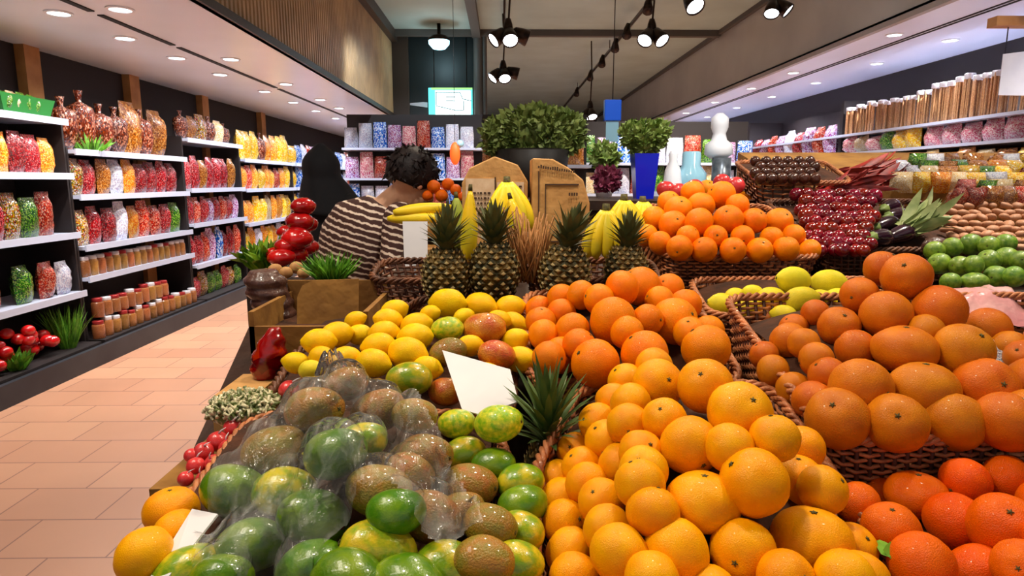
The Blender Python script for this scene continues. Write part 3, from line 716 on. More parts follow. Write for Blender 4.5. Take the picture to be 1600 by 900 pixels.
# ---------------------------------------------------------------- fruit
def fruit_mesh(name, m_, kind, seed, eye='stem'):
    rnd = random.Random(seed); n, k = 28, 18; b = MB(); vs = []
    for i in range(k+1):
        a = PI*i/k
        for j in range(n):
            t = 2*PI*j/n
            v = Vector((math.sin(a)*math.cos(t), math.sin(a)*math.sin(t), math.cos(a)))
            s = 1+.035*noise.noise(v*1.4+Vector((seed*3.1, 0, 0)))+.012*noise.noise(v*4+Vector((seed, 2, 0)))
            if kind == 'round':
                s *= 1-.055*math.exp(-((a/.20)**2))-.02*math.exp(-(((PI-a)/.25)**2)); v = Vector((v.x, v.y, v.z*.95))
            elif kind == 'lemon':
                v = Vector((v.x*.84, v.y*.84, v.z*1.05)); s *= 1+.14*math.exp(-((a/.28)**2))+.10*math.exp(-(((PI-a)/.25)**2))
            elif kind == 'mango':
                v = Vector((v.x*.86, v.y*.80, v.z*1.10)); v.x += .10*v.z*v.z; s *= 1-.03*math.exp(-((a/.25)**2))
            vs.append(v*s)
    b.add(vs, [(i*n+j, (i+1)*n+j, (i+1)*n+(j+1) % n, i*n+(j+1) % n) for i in range(k) for j in range(n)])
    return mesh(name, b, m_)
sb = MB()
for j in range(5):
    a = 2*PI*j/5; sb.tube([(0, 0, 0), (math.cos(a)*.10, math.sin(a)*.10, .004)], [.035, .012], 5)
sb.tube([(0, 0, -.03), (0, 0, .035)], [.05, .035], 6)
STEM = mesh('stem_scar', sb, M['stem'])
KINDS = {
 'orange': ('orange', 'orange', 'round', 'orange', .040), 'navel': ('orange', 'deep_orange', 'round', 'orange', .042),
 'grapefruit': ('grapefruit', 'grapefruit', 'round', 'grapefruit', .043), 'tangerine': ('tangerine', 'tangerine', 'round', 'tangerine', .040),
 'lemon': ('lemon', 'lemon', 'lemon', 'lemon', .034), 'pale_lemon': ('lemon', 'lime_lemon', 'lemon', 'lemon', .034),
 'mango_g': ('mango', 'mango_green', 'mango', 'mango', .05), 'mango_y': ('mango', 'mango_yellow', 'mango', 'mango', .05), 'mango_b': ('mango', 'mango_brown', 'mango', 'mango', .05),
 'mango_r': ('mango', 'mango_red', 'mango', 'mango', .045), 'apple': ('green_mango', 'apple_green', 'mango', 'mango', .045), 'lime': ('lime', 'lime', 'round', 'lime', .03),
 'plum': ('plum', 'plum', 'round', 'plum', .026)}
FM = {k: [fruit_mesh(v[0], M[v[1]], v[2], s) for s in (1, 2, 3)] for k, v in KINDS.items()}
def rand_rot(rnd, kind, face=None):
    if KINDS[kind][2] in ('mango', 'lemon'):
        return Vector((rnd.uniform(-.35, .35)+.2, 1, 0)).normalized() if False else None
    return None
def pile(items, H, default, look, where, group, seed=3, h0=0.0, push=0.012, stems=True, flat=1.0, iters=70):
    """items: (px, py, r_px[, kind[, squash]]). Each fruit sits where its line of sight meets the heap, at a size set by the distance."""
    rnd = random.Random(seed); F = []
    for it in items:
        px, py, rp = it[:3]; kind = it[3] if len(it) > 3 and it[3] else default; sq = it[4] if len(it) > 4 else 1.0
        p, d = on(px, py, h0, H); nr = KINDS[kind][4]
        r = min(max(rp*d/FPX, nr*(.66 if KINDS[kind][0] != 'orange' and rp < 36 else .80)), nr*1.22)
        F.append([p.copy(), r, kind, sq, ray(px, py), d, px, py, d])
    for _ in range(iters):                      # let overlapping neighbours settle apart in depth
        for i in range(len(F)):
            for j in range(i+1, len(F)):
                a, c = F[i], F[j]; dv = a[0]-c[0]; L = dv.length; want = (a[1]+c[1])*.93
                if L < want:
                    s = 1 if a[5] > c[5] or (a[5] == c[5] and a[7] < c[7]) else -1
                    mv = min(.004, (want-L)*.5)
                    if (s > 0) == (a[8] < c[8]-.004): s = -s
                    a[5] = min(a[5]+s*mv, a[8]+.11) if s > 0 else max(a[5]+s*mv, a[8]-.035)
                    c[5] = min(c[5]-s*mv, c[8]+.11) if s < 0 else max(c[5]-s*mv, c[8]-.035)
                    a[0] = CAM+a[4]*a[5]; c[0] = CAM+c[4]*c[5]
    # reading order for the labels: rows from the top, then across
    order = sorted(range(len(F)), key=lambda i: F[i][7]); rows = []; 
    for i in order:
        if rows and F[i][7]-F[rows[-1][0]][7] < max(12, F[rows[-1][0]][1]/F[rows[-1][0]][5]*FPX*.9): rows[-1].append(i)
        else: rows.append([i])
    names = {}
    for ri, rw in enumerate(rows):
        rw.sort(key=lambda i: F[i][6])
        for k, i in enumerate(rw):
            rn = 'top row' if ri == 0 else ('bottom row' if ri == len(rows)-1 else '%s row from top' % ORT[min(ri, 11)])
            names[i] = '%s, %s' % (rn, ORL[k] if len(rw) > 1 else 'alone')
    objs = []
    for i, f in enumerate(F):
        nm = KINDS[f[2]][0]; me = rnd.choice(FM[f[2]])
        if KINDS[f[2]][2] == 'round':
            v = Vector((rnd.uniform(-1, 1), rnd.uniform(-1, .3), rnd.uniform(-.4, 1))).normalized()
        else:
            v = Vector((1, rnd.uniform(-.5, .5), rnd.uniform(-.35, .35))).normalized()
            if rnd.random() < .5: v = -v
        q = v.to_track_quat('Z', 'Y')
        sq = f[3]
        o = put(nm, me, None, f[0], q.to_euler(), f[1]*1.02)
        if sq != 1.0:
            if KINDS[f[2]][2] == 'round': o.rotation_euler = (0, 0, 0); o.scale = (f[1]*1.05, f[1], f[1]*sq)
            else: o.scale = (f[1]*sq*1.05, f[1]*1.0, f[1]*1.0)
        lk = look.get(f[2], look['*']) if isinstance(look, dict) else look
        tag(o, '%s %s, %s' % (lk, where, names[i]), KINDS[f[2]][3], group)
        if stems and KINDS[f[2]][2] == 'round':
            s = put('stem_scar', STEM, o, (0, 0, .905))
        elif stems:
            s = put('stem_scar', STEM, o, (0.06, 0, 1.06 if KINDS[f[2]][2] == 'mango' else 1.17))
        objs.append(o)
    rs = [f[1] for f in F]; print('PILE', where, 'n', len(F), 'mean r %.3f min %.3f max %.3f' % (sum(rs)/len(rs), min(rs), max(rs)))
    return F

# front oranges
H2 = heap(.30, .92, .27, .42, .17, 1.6)
B2 = basket('wicker_basket', [(.035, .52), (.50, .52), (.505, 1.16), (.15, 1.16), (.045, .92)], 'long woven basket under the big golden orange heap in front', raise_=.02)
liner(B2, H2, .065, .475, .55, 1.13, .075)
pile([(1156,646,50),(1078,696,47),(1038,656,34),(1028,600,42),(1102,603,44),(1099,784,57,None,.86),(1178,754,52),(1246,752,46),(1285,765,27),(1210,685,35),(1056,862,52),(1160,862,52),
 (1268,844,64,None,.86),(1020,800,40),(968,866,46),(950,828,36),(890,862,36),(897,905,38),(882,816,33),(878,780,30),(872,750,27),(940,784,37),(918,757,29),(910,730,28),(900,706,26),(1000,756,37),
 (968,726,34),(1002,708,30),(946,688,27),(982,664,31),(934,660,24),(960,628,24),(1330,856,30),(1022,572,32),(978,596,24),(1228,905,42),(1320,906,40),(1020,908,36),(1110,930,46),(1255,700,30),(985,630,26),(1005,735,30),(1140,700,38), (1345,905,26)]+[(885+92*k, 968+(k%2)*14, 52) for k in range(6)]+[(930+96*k, 1050, 54) for k in range(5)],
 H2, 'orange', 'golden orange', 'on the front heap', 'golden oranges in the front basket', 3)

# grapefruit
H3 = heap(.78, 1.24, .42, .36, .21, 1.5)
B3 = basket('wicker_basket', [(.512, .945), (1.30, .945), (1.30, 1.48), (.52, 1.48)], 'wide woven basket full of grapefruit, right of the golden oranges', deep=.165, rows=16, raise_=.050)
liner(B3, H3, .55, 1.26, 1.02, 1.44, .085)
pile([(1416,432,37),(1380,420,30),(1384,492,39),(1466,487,43),(1343,462,30),(1274,490,24),(1311,510,33),(1413,546,51,None,.84),(1336,545,32),(1505,548,43),(1543,514,36),(1578,545,30),
 (1443,608,51,None,.9),(1345,608,47),(1539,606,47),(1308,654,46),(1400,661,44),(1489,659,46),(1573,659,45),(1272,628,34),(1240,608,28),(1293,587,30),(1276,562,28),(1233,533,31),(1208,580,27),(1194,555,22),(1256,537,25),
 (1240,512,24),(1620,600,44),(1610,650,40),(1600,560,30),(1446,520,30),(1668,640,44),(1655,590,42),(1700,610,42),(1690,560,38),(1640,530,34),(1752,600,44),(1740,655,44)],
 H3, 'grapefruit', 'blush grapefruit', 'in the wide basket', 'grapefruit in the wide basket', 5)

# deep oranges in the middle
H6 = heap(.24, 1.42, .27, .29, .13, 1.7)
B6 = basket('wicker_basket', [(.05, 1.20), (.475, 1.20), (.48, 1.62), (.055, 1.62)], 'woven basket of deep oranges behind the front orange heap')
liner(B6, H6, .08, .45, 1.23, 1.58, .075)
pile([(958,501,38),(1000,448,34),(972,450,28),(1054,502,38),(930,568,37),(1007,553,36),(877,555,30),(895,515,27),(877,490,25),(850,524,22),(845,503,19),(843,484,20),(877,466,18),(908,461,23),(936,468,25),(1045,451,25),(1071,477,26),(1103,545,37),(1107,517,22),(1012,500,22),
 (858,560,18),(905,540,24),(980,520,24),(1078,520,22),(1030,470,20)],
 H6, 'navel', 'deep orange fruit', 'on the middle heap', 'deep oranges in the middle basket', 6)

# far oranges
H5 = heap(.66, 2.08, .34, .30, .13, 1.8)
B5 = basket('wicker_basket', [(.47, 1.84), (.93, 1.84), (.97, 2.36), (.46, 2.36)], 'deep woven basket of bright oranges at the back of the counter', raise_=.01, deep=.12, rows=11)
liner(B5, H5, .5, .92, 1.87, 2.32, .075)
pile([(1062,388,20),(1100,390,20),(1145,391,20),(1187,391,20),(1228,389,20),(1265,392,18),(1217,347,22),(1178,345,20),(1138,343,23),(1092,348,23),(1052,352,23),(1032,380,19),(1170,303,19),(1127,305,22),(1095,322,22),(1200,325,16),(1060,328,22),(1022,342,20),(1010,368,18),
 (1082,300,18),(1045,316,18),(1152,322,19),(1075,370,18),(1118,370,18),(1160,370,17),(1205,372,17),(1105,296,15),(1240,368,15)],
 H5, 'navel', 'bright orange', 'on the far heap', 'bright oranges in the far basket', 8)

# pale lemons behind the grapefruit
H4 = heap(.70, 1.66, .26, .2, .07, 1.8)
B4 = basket('wicker_basket', [(.50, 1.51), (1.05, 1.51), (1.07, 1.735), (.51, 1.735)], 'shallow woven basket of pale lemons behind the grapefruit', raise_=-.012, deep=.10, rows=10)
liner(B4, H4, .53, 1.02, 1.54, 1.77, .07)
pile([(1240,438,27,None,.8),(1295,442,26,None,.8),(1250,470,26,None,.8),(1204,466,21),(1130,477,23),(1166,483,24),(1308,467,20),(1284,467,17),(1205,494,20,'mango_r'),(1150,464,18),(1225,492,18),(1330,470,18),(1175,458,16)],
 H4, 'pale_lemon', {'*': 'pale yellow lemon', 'mango_r': 'red-blushed mango'}, 'behind the grapefruit', 'fruit in the pale lemon basket', 9)

# tangerines bottom right
H9 = heap(.78, .78, .42, .24, .05, 2.5)
B9 = basket('wicker_basket', [(.545, .50), (1.15, .50), (1.15, .90), (.55, .90)], 'woven basket of red-orange tangerines at the near corner', raise_=-.05, deep=.08)
liner(B9, H9, .58, 1.12, .53, .92, .08)
pile([(1432,773,48,None,.82),(1493,815,47),(1508,752,37),(1575,748,38),(1570,824,52),(1392,828,43),(1440,882,48),(1528,896,47),(1340,787,34),(1600,890,44),(1375,770,26),(1635,790,44),(1660,850,48),(1700,790,44),(1500,975,50),(1600,970,50),(1690,930,50),(1420,975,46)],
 H9, 'tangerine', 'red-orange tangerine', 'at the near corner', 'tangerines in the near corner basket', 10)

# yellow lemons and mangoes, centre left
H7 = heap(-.22, 1.38, .36, .30, .055, 2.2)
B7 = basket('wicker_basket', [(-.46, 1.14), (.02, 1.14), (.03, 1.66), (-.23, 1.66), (-.28, 1.42), (-.46, 1.41)], 'woven basket of bright lemons and mixed mangoes, centre of the display', deep=.10, mt='wicker_dark', raise_=-.03)
liner(B7, H7, -.45, .0, 1.17, 1.64, .07)
pile([(700,474,30,'mango_y2',.85) if False else (700,474,30,None,.8),(751,478,25),(797,480,22),(616,486,21),(607,501,22),(650,508,23),(802,505,21),(805,531,21),(814,562,25),(600,520,22),(562,523,20),(649,527,26),(592,541,25),(526,523,24),(499,534,24),(583,567,26),
 (637,552,30),(463,567,20),(502,557,19),(700,514,24,'apple'),(757,514,31,'mango_r'),(776,554,27,'mango_r'),(700,550,27,'mango_b'),(640,592,32,'mango_y'),(697,612,27,'mango_r'),(485,578,18,'pale_lemon'),(555,500,16),(672,490,16),(540,560,22),(760,585,22),(725,495,16),(780,500,18),(735,540,20), (668,575,22)],
 H7, 'lemon', {'*': 'bright yellow lemon', 'apple': 'green speckled mango', 'mango_r': 'rust-red mango', 'mango_b': 'brown mango', 'mango_y': 'yellow-green mango', 'pale_lemon': 'pale lemon'}, 'in the centre basket', 'fruit in the centre lemon basket', 12)

# wrapped mangoes in front
H1 = heap(-.26, .95, .42, .50, .12, 2.0)
B1 = basket('wicker_basket', [(-.50, .50), (.022, .50), (.02, .92), (-.02, 1.10), (-.45, 1.10)], 'woven basket of wrapped green and brown mangoes in front', mt='wicker')
liner(B1, H1, -.46, -.02, .53, 1.07, .085)
MG = pile([(522,709,46,'mango_g'),(566,690,32,'mango_y'),(593,767,47,'mango_b'),(490,807,53,'mango_g'),(591,860,58,'mango_y',.9),(489,642,46,'mango_b'),(429,704,48,'mango_b'),(364,767,51,'mango_g'),(446,768,38,'mango_y'),(393,851,48,'mango_g'),(291,898,46,'mango_y'),(487,889,43,'mango_g'),
 (702,890,47,'mango_y'),(757,875,34,'mango_b'),(671,807,45,'mango_b'),(718,802,32,'mango_b'),(731,760,38,'mango_b'),(764,822,28,'mango_b'),(778,662,36,'apple'),(713,662,27,'apple'),(724,709,27,'mango_y'),(771,727,33,'mango_g'),(813,753,21,'mango_y'),(811,831,31,'mango_y'),(804,880,31,'mango_y'),(818,789,22,'mango_g'),
 (662,713,41,'mango_b'),(591,642,42,'mango_b'),(640,740,34,'mango_b'),(540,600,26,'mango_b'),(545,905,36,'mango_g'),(640,915,40,'mango_g'),(345,905,34,'mango_g'),(620,800,30,'mango_g'),(648,650,30,'mango_b'),(300,985,52),(400,975,52,'mango_y'),(500,985,54),(605,985,56,'mango_b'),(710,980,52,'mango_y'),(800,975,44)],
 H1, 'mango_g', {'*': 'glossy green mango', 'mango_b': 'brown mottled mango', 'mango_y': 'yellow-green mango', 'apple': 'lime-green speckled mango'}, 'on the front heap', 'mangoes on the front heap', 13)
# clear bag drawn over the mangoes and gathered to a twist
def bag(name, poly, knots, label, m_, n=90, lift=.007):
    pts = [on(px, py, 0, H1)[0] for px, py in poly]
    x0 = min(p.x for p in pts); x1 = max(p.x for p in pts); y0 = min(p.y for p in pts); y1 = max(p.y for p in pts)
    PP = [(p.x, p.y) for p in pts]
    def inside(x, y):
        c = False
        for i in range(len(PP)):
            (xa, ya), (xb, yb) = PP[i-1], PP[i]
            if (ya > y) != (yb > y) and x < (xb-xa)*(y-ya)/(yb-ya)+xa: c = not c
        return c
    Z = [[0]*n for _ in range(n)]
    for j in range(n):
        for i in range(n):
            x = x0+(x1-x0)*i/(n-1); y = y0+(y1-y0)*j/(n-1); z = plane_z(y)-.06
            for f in MG:
                dx = x-f[0].x; dy = y-f[0].y; q = f[1]**2*1.12-dx*dx-dy*dy
                if q > 0: z = max(z, f[0].z+math.sqrt(q)+lift)
            Z[j][i] = z
    for _ in range(14):       # taut film bridges the gaps
        Z2 = [r[:] for r in Z]
        for j in range(1, n-1):
            for i in range(1, n-1):
                a = (Z[j-1][i]+Z[j+1][i]+Z[j][i-1]+Z[j][i+1])/4; Z2[j][i] = max(Z[j][i], a)
        Z = Z2
    for kx, ky, kh, kw in knots:
        for j in range(n):
            for i in range(n):
                x = x0+(x1-x0)*i/(n-1); y = y0+(y1-y0)*j/(n-1); r = math.hypot(x-kx, y-ky)
                a = math.atan2(y-ky, x-kx)
                e = math.exp(-max(0, r-.010)/kw)*(1+.12*math.sin(a*7)*min(1, r/.02))
                Z[j][i] = max(Z[j][i], Z[j][i]*(1-e)+kh*e) if kh > Z[j][i] else Z[j][i]
    b = MB(); idx = {}
    for j in range(n):
        for i in range(n):
            x = x0+(x1-x0)*i/(n-1); y = y0+(y1-y0)*j/(n-1)
            if inside(x, y):
                w = noise.noise(Vector((x*60, y*24, 0)))*.0022+noise.noise(Vector((x*150, y*50, 3)))*.0010
                idx[(i, j)] = len(b.v); b.v.append((x, y, Z[j][i]+w))
    for (i, j) in idx:
        if (i+1, j) in idx and (i, j+1) in idx and (i+1, j+1) in idx:
            b.f.append((idx[(i, j)], idx[(i+1, j)], idx[(i+1, j+1)], idx[(i, j+1)])); b.m.append(0)
    return solo(name, b, m_, label, 'plastic bag')
k1, _ = on(515, 600, .02, H1); 
bag('plastic_bag', [(455,600),(515,530),(560,540),(640,620),(700,690),(745,800),(760,880),(700,930),(560,800),(500,930),(300,920),(300,800),(345,720),(420,650)], [(at(517,548,1.13).x, at(517,548,1.13).y, at(517,548,1.13).z, .060), (at(640,640,1.05).x, at(640,640,1.05).y, at(640,605,1.05).z, .06)],
    'clear plastic bag gathered to a peak over the brown and green mangoes', M['film'])

# oranges at the near left corner of the counter
H0 = heap(-.53, .82, .2, .35, .05, 2.5)
pile([(268,797,41,None,.9),(226,868,42),(278,836,35)], H0, 'orange', 'golden orange', 'beside the floor aisle', 'oranges at the counter edge', 15)
# ================================================================ rear part of the display
t = thing('rear_counter', 'dark rear counter behind the pineapples, carrying boxes and plants', 'counter', (1, 3, 0))
part('top', MB().box((-.22, 2.72, 1.38), (2.9, 3.6, 1.42)), M['wood_dark'], t, False)
part('body', MB().box((-.18, 2.74, 0), (2.86, 3.56, 1.38)), M['wood_dark'], t, False)
f_ = plane_z(2.72)-.022; g_ = plane_z(3.45)-.022
part('sloping_bin', MB().add([(1.25, 2.72, 1.42), (2.88, 2.72, 1.42), (2.88, 3.45, 1.42), (1.25, 3.45, 1.42), (1.25, 2.72, f_), (2.88, 2.72, f_), (2.88, 3.45, g_), (1.25, 3.45, g_)], [(0, 3, 2, 1), (4, 5, 6, 7), (0, 1, 5, 4), (1, 2, 6, 5), (2, 3, 7, 6), (3, 0, 4, 7)]), M['kraft_dark'], t, False)
U = lambda a, b_: random.uniform(a, b_)

# ---------------------------------------------------------------- pineapples
def pineapple(base, h, r, crown_h, lean, label, group, green=False, body_tilt=(0, 0), dens=1.0):
    t = thing('pineapple', label, 'pineapple', base, group=group)
    n, k = 26, 16; b = MB(); vs = []
    ax = Vector((body_tilt[0], body_tilt[1], 1)).normalized()
    q = Vector((0, 0, 1)).rotation_difference(ax)
    def R(t_): return r*(math.sin(PI*(.10+.80*t_))**.55)*(1.04-.10*t_)
    for i in range(k+1):
        tt = i/k
        for j in range(n):
            a = 2*PI*j/n
            vs.append(q @ Vector((math.cos(a)*R(tt)*.95, math.sin(a)*R(tt)*.95, h*tt)))
    b.loft([vs[i*n:(i+1)*n] for i in range(k+1)])
    rows = int(11*dens)
    eyes = MB()
    for i in range(rows):
        tt = (i+.5)/rows; rr = R(tt); m_ = 13
        for j in range(m_):
            a = 2*PI*(j+(i % 2)*.5)/m_
            o = Vector((math.cos(a), math.sin(a), .15*(tt-.5))).normalized(); c = Vector((math.cos(a)*rr*.95, math.sin(a)*rr*.95, h*tt))
            tg = Vector((-math.sin(a), math.cos(a), 0)); up = o.cross(tg)*-1; s = rr*PI/m_*.98; sv = h/rows*.92
            up = Vector((0, 0, 1))
            P = [c-tg*s, c-up*sv, c+tg*s, c+up*sv, c+o*r*.13]
            b.add([q @ p for p in P], [(0, 1, 4), (1, 2, 4), (2, 3, 4), (3, 0, 4)])
            tip = c+o*r*.12
            eyes.add([q @ p for p in (tip-tg*s*.5, tip-up*sv*.32, tip+tg*s*.5, tip+up*sv*.55+o*r*.04, tip+o*r*.05)], [(0, 1, 4), (1, 2, 4), (2, 3, 4), (3, 0, 4)])
    put('pineapple_body', mesh('pineapple_body', b, M['pine_eye'], False), t)
    put('scale_tips', mesh('scale_tips', eyes, M['pine_tip'], False), t)
    b = MB(); top = q @ Vector((0, 0, h*.97)); axc = Vector((lean[0], lean[1], 1)).normalized(); qc = Vector((0, 0, 1)).rotation_difference(axc)
    for i in range(58):
        f = i/58; a = i*2.39996; spread = .85*(1-f)+.06
        d = qc @ Vector((math.cos(a)*spread, math.sin(a)*spread, 1)).normalized()
        L = crown_h*(.42+.58*f)*U(.85, 1.05)
        bs = top + qc @ Vector((math.cos(a)*r*.20*(1-f), math.sin(a)*r*.20*(1-f), crown_h*.25*f))
        sd = (qc @ Vector((-math.sin(a), math.cos(a), 0))).normalized()
        b.blade(bs, d, L*(.78 if f > .7 else 1), r*.15, .42*(1-f)+.05, 4, side=-sd)
    put('crown', mesh('crown', b, M['crown_green'] if green else M['crown']), t)
    return t
def base_at(px, py, h=0.0): return on(px, py, h)[0]
def sit(px, py, dz_=0.0):
    p = base_at(px, py); return Vector((p.x, p.y, p.z+dz_))
pg = 'pineapples in the back baskets'
for px, py, h, r, ch, ln, lb in [(697, 452, .135, .060, .13, (.05, .05), 'leftmost upright pineapple, beside the striped sweater and white card'),
    (772, 448, .145, .064, .125, (.02, .0), 'pineapple below the yellow papaya and the left cardboard box'),
    (880, 450, .140, .064, .13, (.30, .0), 'pineapple with crown leaning right below the right cardboard box'),
    (977, 440, .125, .056, .11, (.10, .1), 'rightmost upright pineapple beside the hanging bananas'),
    ]:
    p = sit(px, py, -.03); pineapple(p, h, r, ch, ln, lb, pg, body_tilt=(ln[0]*.15, 0))
p = Vector((.078, 1.025, plane_z(1.025)-.135)); pineapple(p, .13, .045, .165, (-.06, -.10), 'dark green pineapple crown rising between the mango and orange baskets', None, True)
basket('wicker_basket', [(-.36, 1.70), (.045, 1.70), (.05, 1.85), (-.355, 1.85)], 'dark woven basket holding the left pineapples', mt='wicker_dark', deep=.10, rows=8)
basket('wicker_basket', [(.065, 1.70), (.425, 1.70), (.43, 1.85), (.07, 1.85)], 'dark woven basket holding the right pineapples', mt='wicker_dark', deep=.10, rows=8)
# dry straw fibres between the pineapples
def straw(c, n, L, label):
    b = MB()
    for i in range(n):
        a = U(0, 2*PI); s = Vector(c)+Vector((U(-.03, .03), U(-.03, .03), 0)); e = s+Vector((math.cos(a)*.05, math.sin(a)*.03, L*U(.6, 1)))
        b.tube([s, (s+e)/2+Vector((U(-.01, .01), 0, 0)), e], .0022, 4)
    return solo('straw_bundle', b, M['wood'], label, 'straw')
straw(sit(826, 440, 0), 60, .20, 'upright dry straw bundle between the two pineapple baskets')

# ---------------------------------------------------------------- bananas, papaya, gourds
def banana_bunch(top, n, L, r, label, down=True, yaw=0.0, group=None, spread=.5):
    t = thing('banana_bunch', label, 'bananas', top, group=group)
    hb = MB().tube([(0, 0, .025), (0, 0, -.008)], [.010, .014], 8); put('stalk', mesh('stalk', hb, M['stem']), t)
    for i in range(n):
        a = (i-(n-1)/2)*spread+yaw; pts = []; rs = []
        dx = math.sin(a); dy = -math.cos(a)*.5
        for k in range(11):
            u = k/10; out = math.sin(u*PI*.62)*L*.42
            z = -u*L*(1 if down else -.8)
            pts.append(Vector((dx*(out+.008), dy*out-.006, z*.95))); rs.append(r*(.38+.62*math.sin(PI*min(.92, .1+u*.85))**.5) if k < 10 else r*.25)
        b = MB().tube(pts, rs, 8); put('banana', mesh('banana', b, M['banana']), t)
    return t
banana_bunch(at(947, 332, 1.80), 5, .135, .019, 'yellow banana bunch fanned out beside the right pineapple', group='yellow banana bunches')
banana_bunch(at(792, 288, 2.02), 5, .155, .020, 'yellow banana bunch before the left cardboard box', yaw=.2, group='yellow banana bunches')
banana_bunch(at(1004, 318, 2.15), 5, .12, .018, 'small yellow banana bunch left of the far oranges', group='yellow banana bunches')
banana_bunch(at(975, 316, 1.95), 5, .12, .018, 'ripe banana bunch above the rightmost pineapple', group='yellow banana bunches')
def gourd(c, L, r, ax, m_, nm, label, cat, neck=.55):
    q = Vector((0, 0, 1)).rotation_difference(Vector(ax).normalized()); b = MB(); rings = []
    for i in range(17):
        t_ = i/16; rr = r*(math.sin(PI*(.03+.94*t_))**.5)*(1-(1-neck)*t_**1.2)
        rings.append([q @ Vector((math.cos(a)*rr, math.sin(a)*rr, L*(t_-.5))) + Vector(c) for a in [2*PI*k/18 for k in range(18)]])
    b.loft(rings); o = solo(nm, b, m_, label, cat, loc=c)
    e = rings[-1]; cc = sum(e, Vector())/len(e)
    put('stem', mesh('stem', MB().tube([cc-Vector(c), cc-Vector(c)+(q @ Vector((0, 0, .018)))], [.007, .005], 7), M['stem']), o); return o
gourd(at(733, 354, 1.80), .20, .030, (.04, .1, 1), M['papaya'], 'papaya', 'long yellow papaya standing upright below the left box', 'papaya')
gourd(at(715, 350, 1.86), .15, .026, (-.05, .1, 1), M['melon'], 'marrow', 'green marrow standing left of the yellow papaya', 'marrow', .8)
gourd(at(806, 345, 1.86), .13, .028, (-.25, .1, 1), M['papaya'], 'papaya', 'orange-yellow papaya leaning right of the second pineapple', 'papaya', .7)
for i, (px, py, ax, lb) in enumerate([(660, 327, (1, .1, .1), 'yellow long marrow lying beside the dark-haired head'), (650, 341, (1, -.1, .02), 'lower yellow long marrow beside the striped sweater')]):
    gourd(at(px, py, 2.42), .22, .026, ax, M['banana'], 'yellow_marrow', lb, 'marrow', .8)
for i, (px, py, r) in enumerate([(678, 292, .030), (700, 288, .027), (712, 297, .026), (690, 306, .028), (722, 308, .024), (668, 306, .024)]):
    o = put('tangerine', FM['tangerine'][i % 3], None, at(px, py, 2.75), (U(0, 3), U(0, 3), 0), r*1.0)
    tag(o, 'orange fruit beside the left cardboard box, %s' % ORL[[5, 2, 1, 3, 4, 0].index(i)] if False else 'small orange fruit behind the yellow marrows, %s' % ['second from left', 'fourth from left', 'fifth from left', 'third from left', 'rightmost', 'leftmost'][i], 'tangerine', 'small orange fruit behind the marrows')

solo('cardboard_tray', MB().box((-.34, 2.3, 1.30), (.02, 2.62, 1.335)), M['kraft_dark'], 'flat brown tray under the yellow marrows', 'tray', smooth=False)
solo('cardboard_box', MB().box((-.36, 2.64, 1.18), (-.04, 2.71, 1.405)), M['kraft_dark'], 'low brown box under the small orange fruit', 'box', smooth=False)

# ---------------------------------------------------------------- cardboard boxes
def hood_box(x0, x1, y0, z0, z1, label, prof, panels):
    """corrugated box with a folded, pointed lid; prof: lid outline from left to right as (u, extra height)"""
    t = thing('cardboard_box', label, 'box', ((x0+x1)/2, y0, z0))
    pts = [(x0, z0), (x1, z0)] + [(x0+(x1-x0)*u, z1+e) for u, e in reversed(prof)]
    n = len(pts); b = MB(); D = .20
    vs = [(x, y0, z) for x, z in pts] + [(x, y0+D, z) for x, z in pts]
    fs = [tuple(range(n)), tuple(range(2*n-1, n-1, -1))] + [(i, i+n, (i+1) % n+n, (i+1) % n) for i in range(n)]
    b.add(vs, fs); o = part('carton', b, M['kraft'], t, False); bevel(o, .004)
    for (u0, v0, u1, v1, m_, nm) in panels:
        W_ = x1-x0; Hh = z1-z0
        b = MB().box((x0+W_*u0, y0-.004, z0+Hh*v0), (x0+W_*u1, y0-.001, z0+Hh*v1)); part(nm, b, M[m_], t, False)
    return t
M['label_pale'] = mat('pale_printed_label', srgb(218, 190, 158), srgb(202, 168, 134), 40, .6)
bx = hood_box(-.135, .085, 2.16, 1.28, 1.515, 'left cardboard box with pointed lid and pale printed label', [(0, -.02), (.12, .03), (.5, .068), (.85, .04), (1, -.015)],
    [(.06, .25, .50, .98, 'label_pale', 'printed_label'), (.53, .55, .94, .93, 'label_pale', 'printed_label'), (.495, .1, .515, 1.0, 'ink', 'fold_line')])
b = MB()
for i in range(7):
    z = 1.46-.017*i; x = -.105
    while x < -.045:
        w = U(.004, .011); b.box((x, 2.1525, z), (x+w, 2.1545, z+.006)); x += w+U(.003, .006)
for i in range(5):
    z = 1.482-.012*i; x = -.005+i*.006
    while x < .06:
        w = U(.004, .010); b.box((x, 2.1525, z), (x+w, 2.1545, z+.005)); x += w+U(.003, .006)
part('print_lines', b, M['ink'], bx, False)
bx = hood_box(.085+.012, .285, 2.10, 1.22, 1.50, 'right cardboard box, tall tan carton with slanting right shoulder', [(0, .075), (.35, .072), (.62, .045), (.88, .005), (1, -.07)],
    [(.10, .06, .12, 1.12, 'ink', 'fold_line'), (.24, .3, .80, .315, 'ink', 'fold_line'), (.22, .96, .80, .975, 'ink', 'fold_line'), (.22, .10, .235, .97, 'ink', 'fold_line')])
b = MB()
for i in range(16):
    x = .115+i*.0075; z = 1.543-.0010*i
    b.box((x, 2.0925, z), (x+.005, 2.0945, z+U(.006, .013)))
for i in range(4):
    b.box((.215+i*.008, 2.0925, 1.455), (.220+i*.008, 2.0945, 1.465))
part('print_marks', b, M['ink'], bx, False)
solo('cardboard_riser', MB().box((-.30, 2.14, 1.15), (.32, 2.42, 1.275)), M['kraft_dark'], 'flat brown carton raising the two cardboard boxes', 'box', smooth=False)

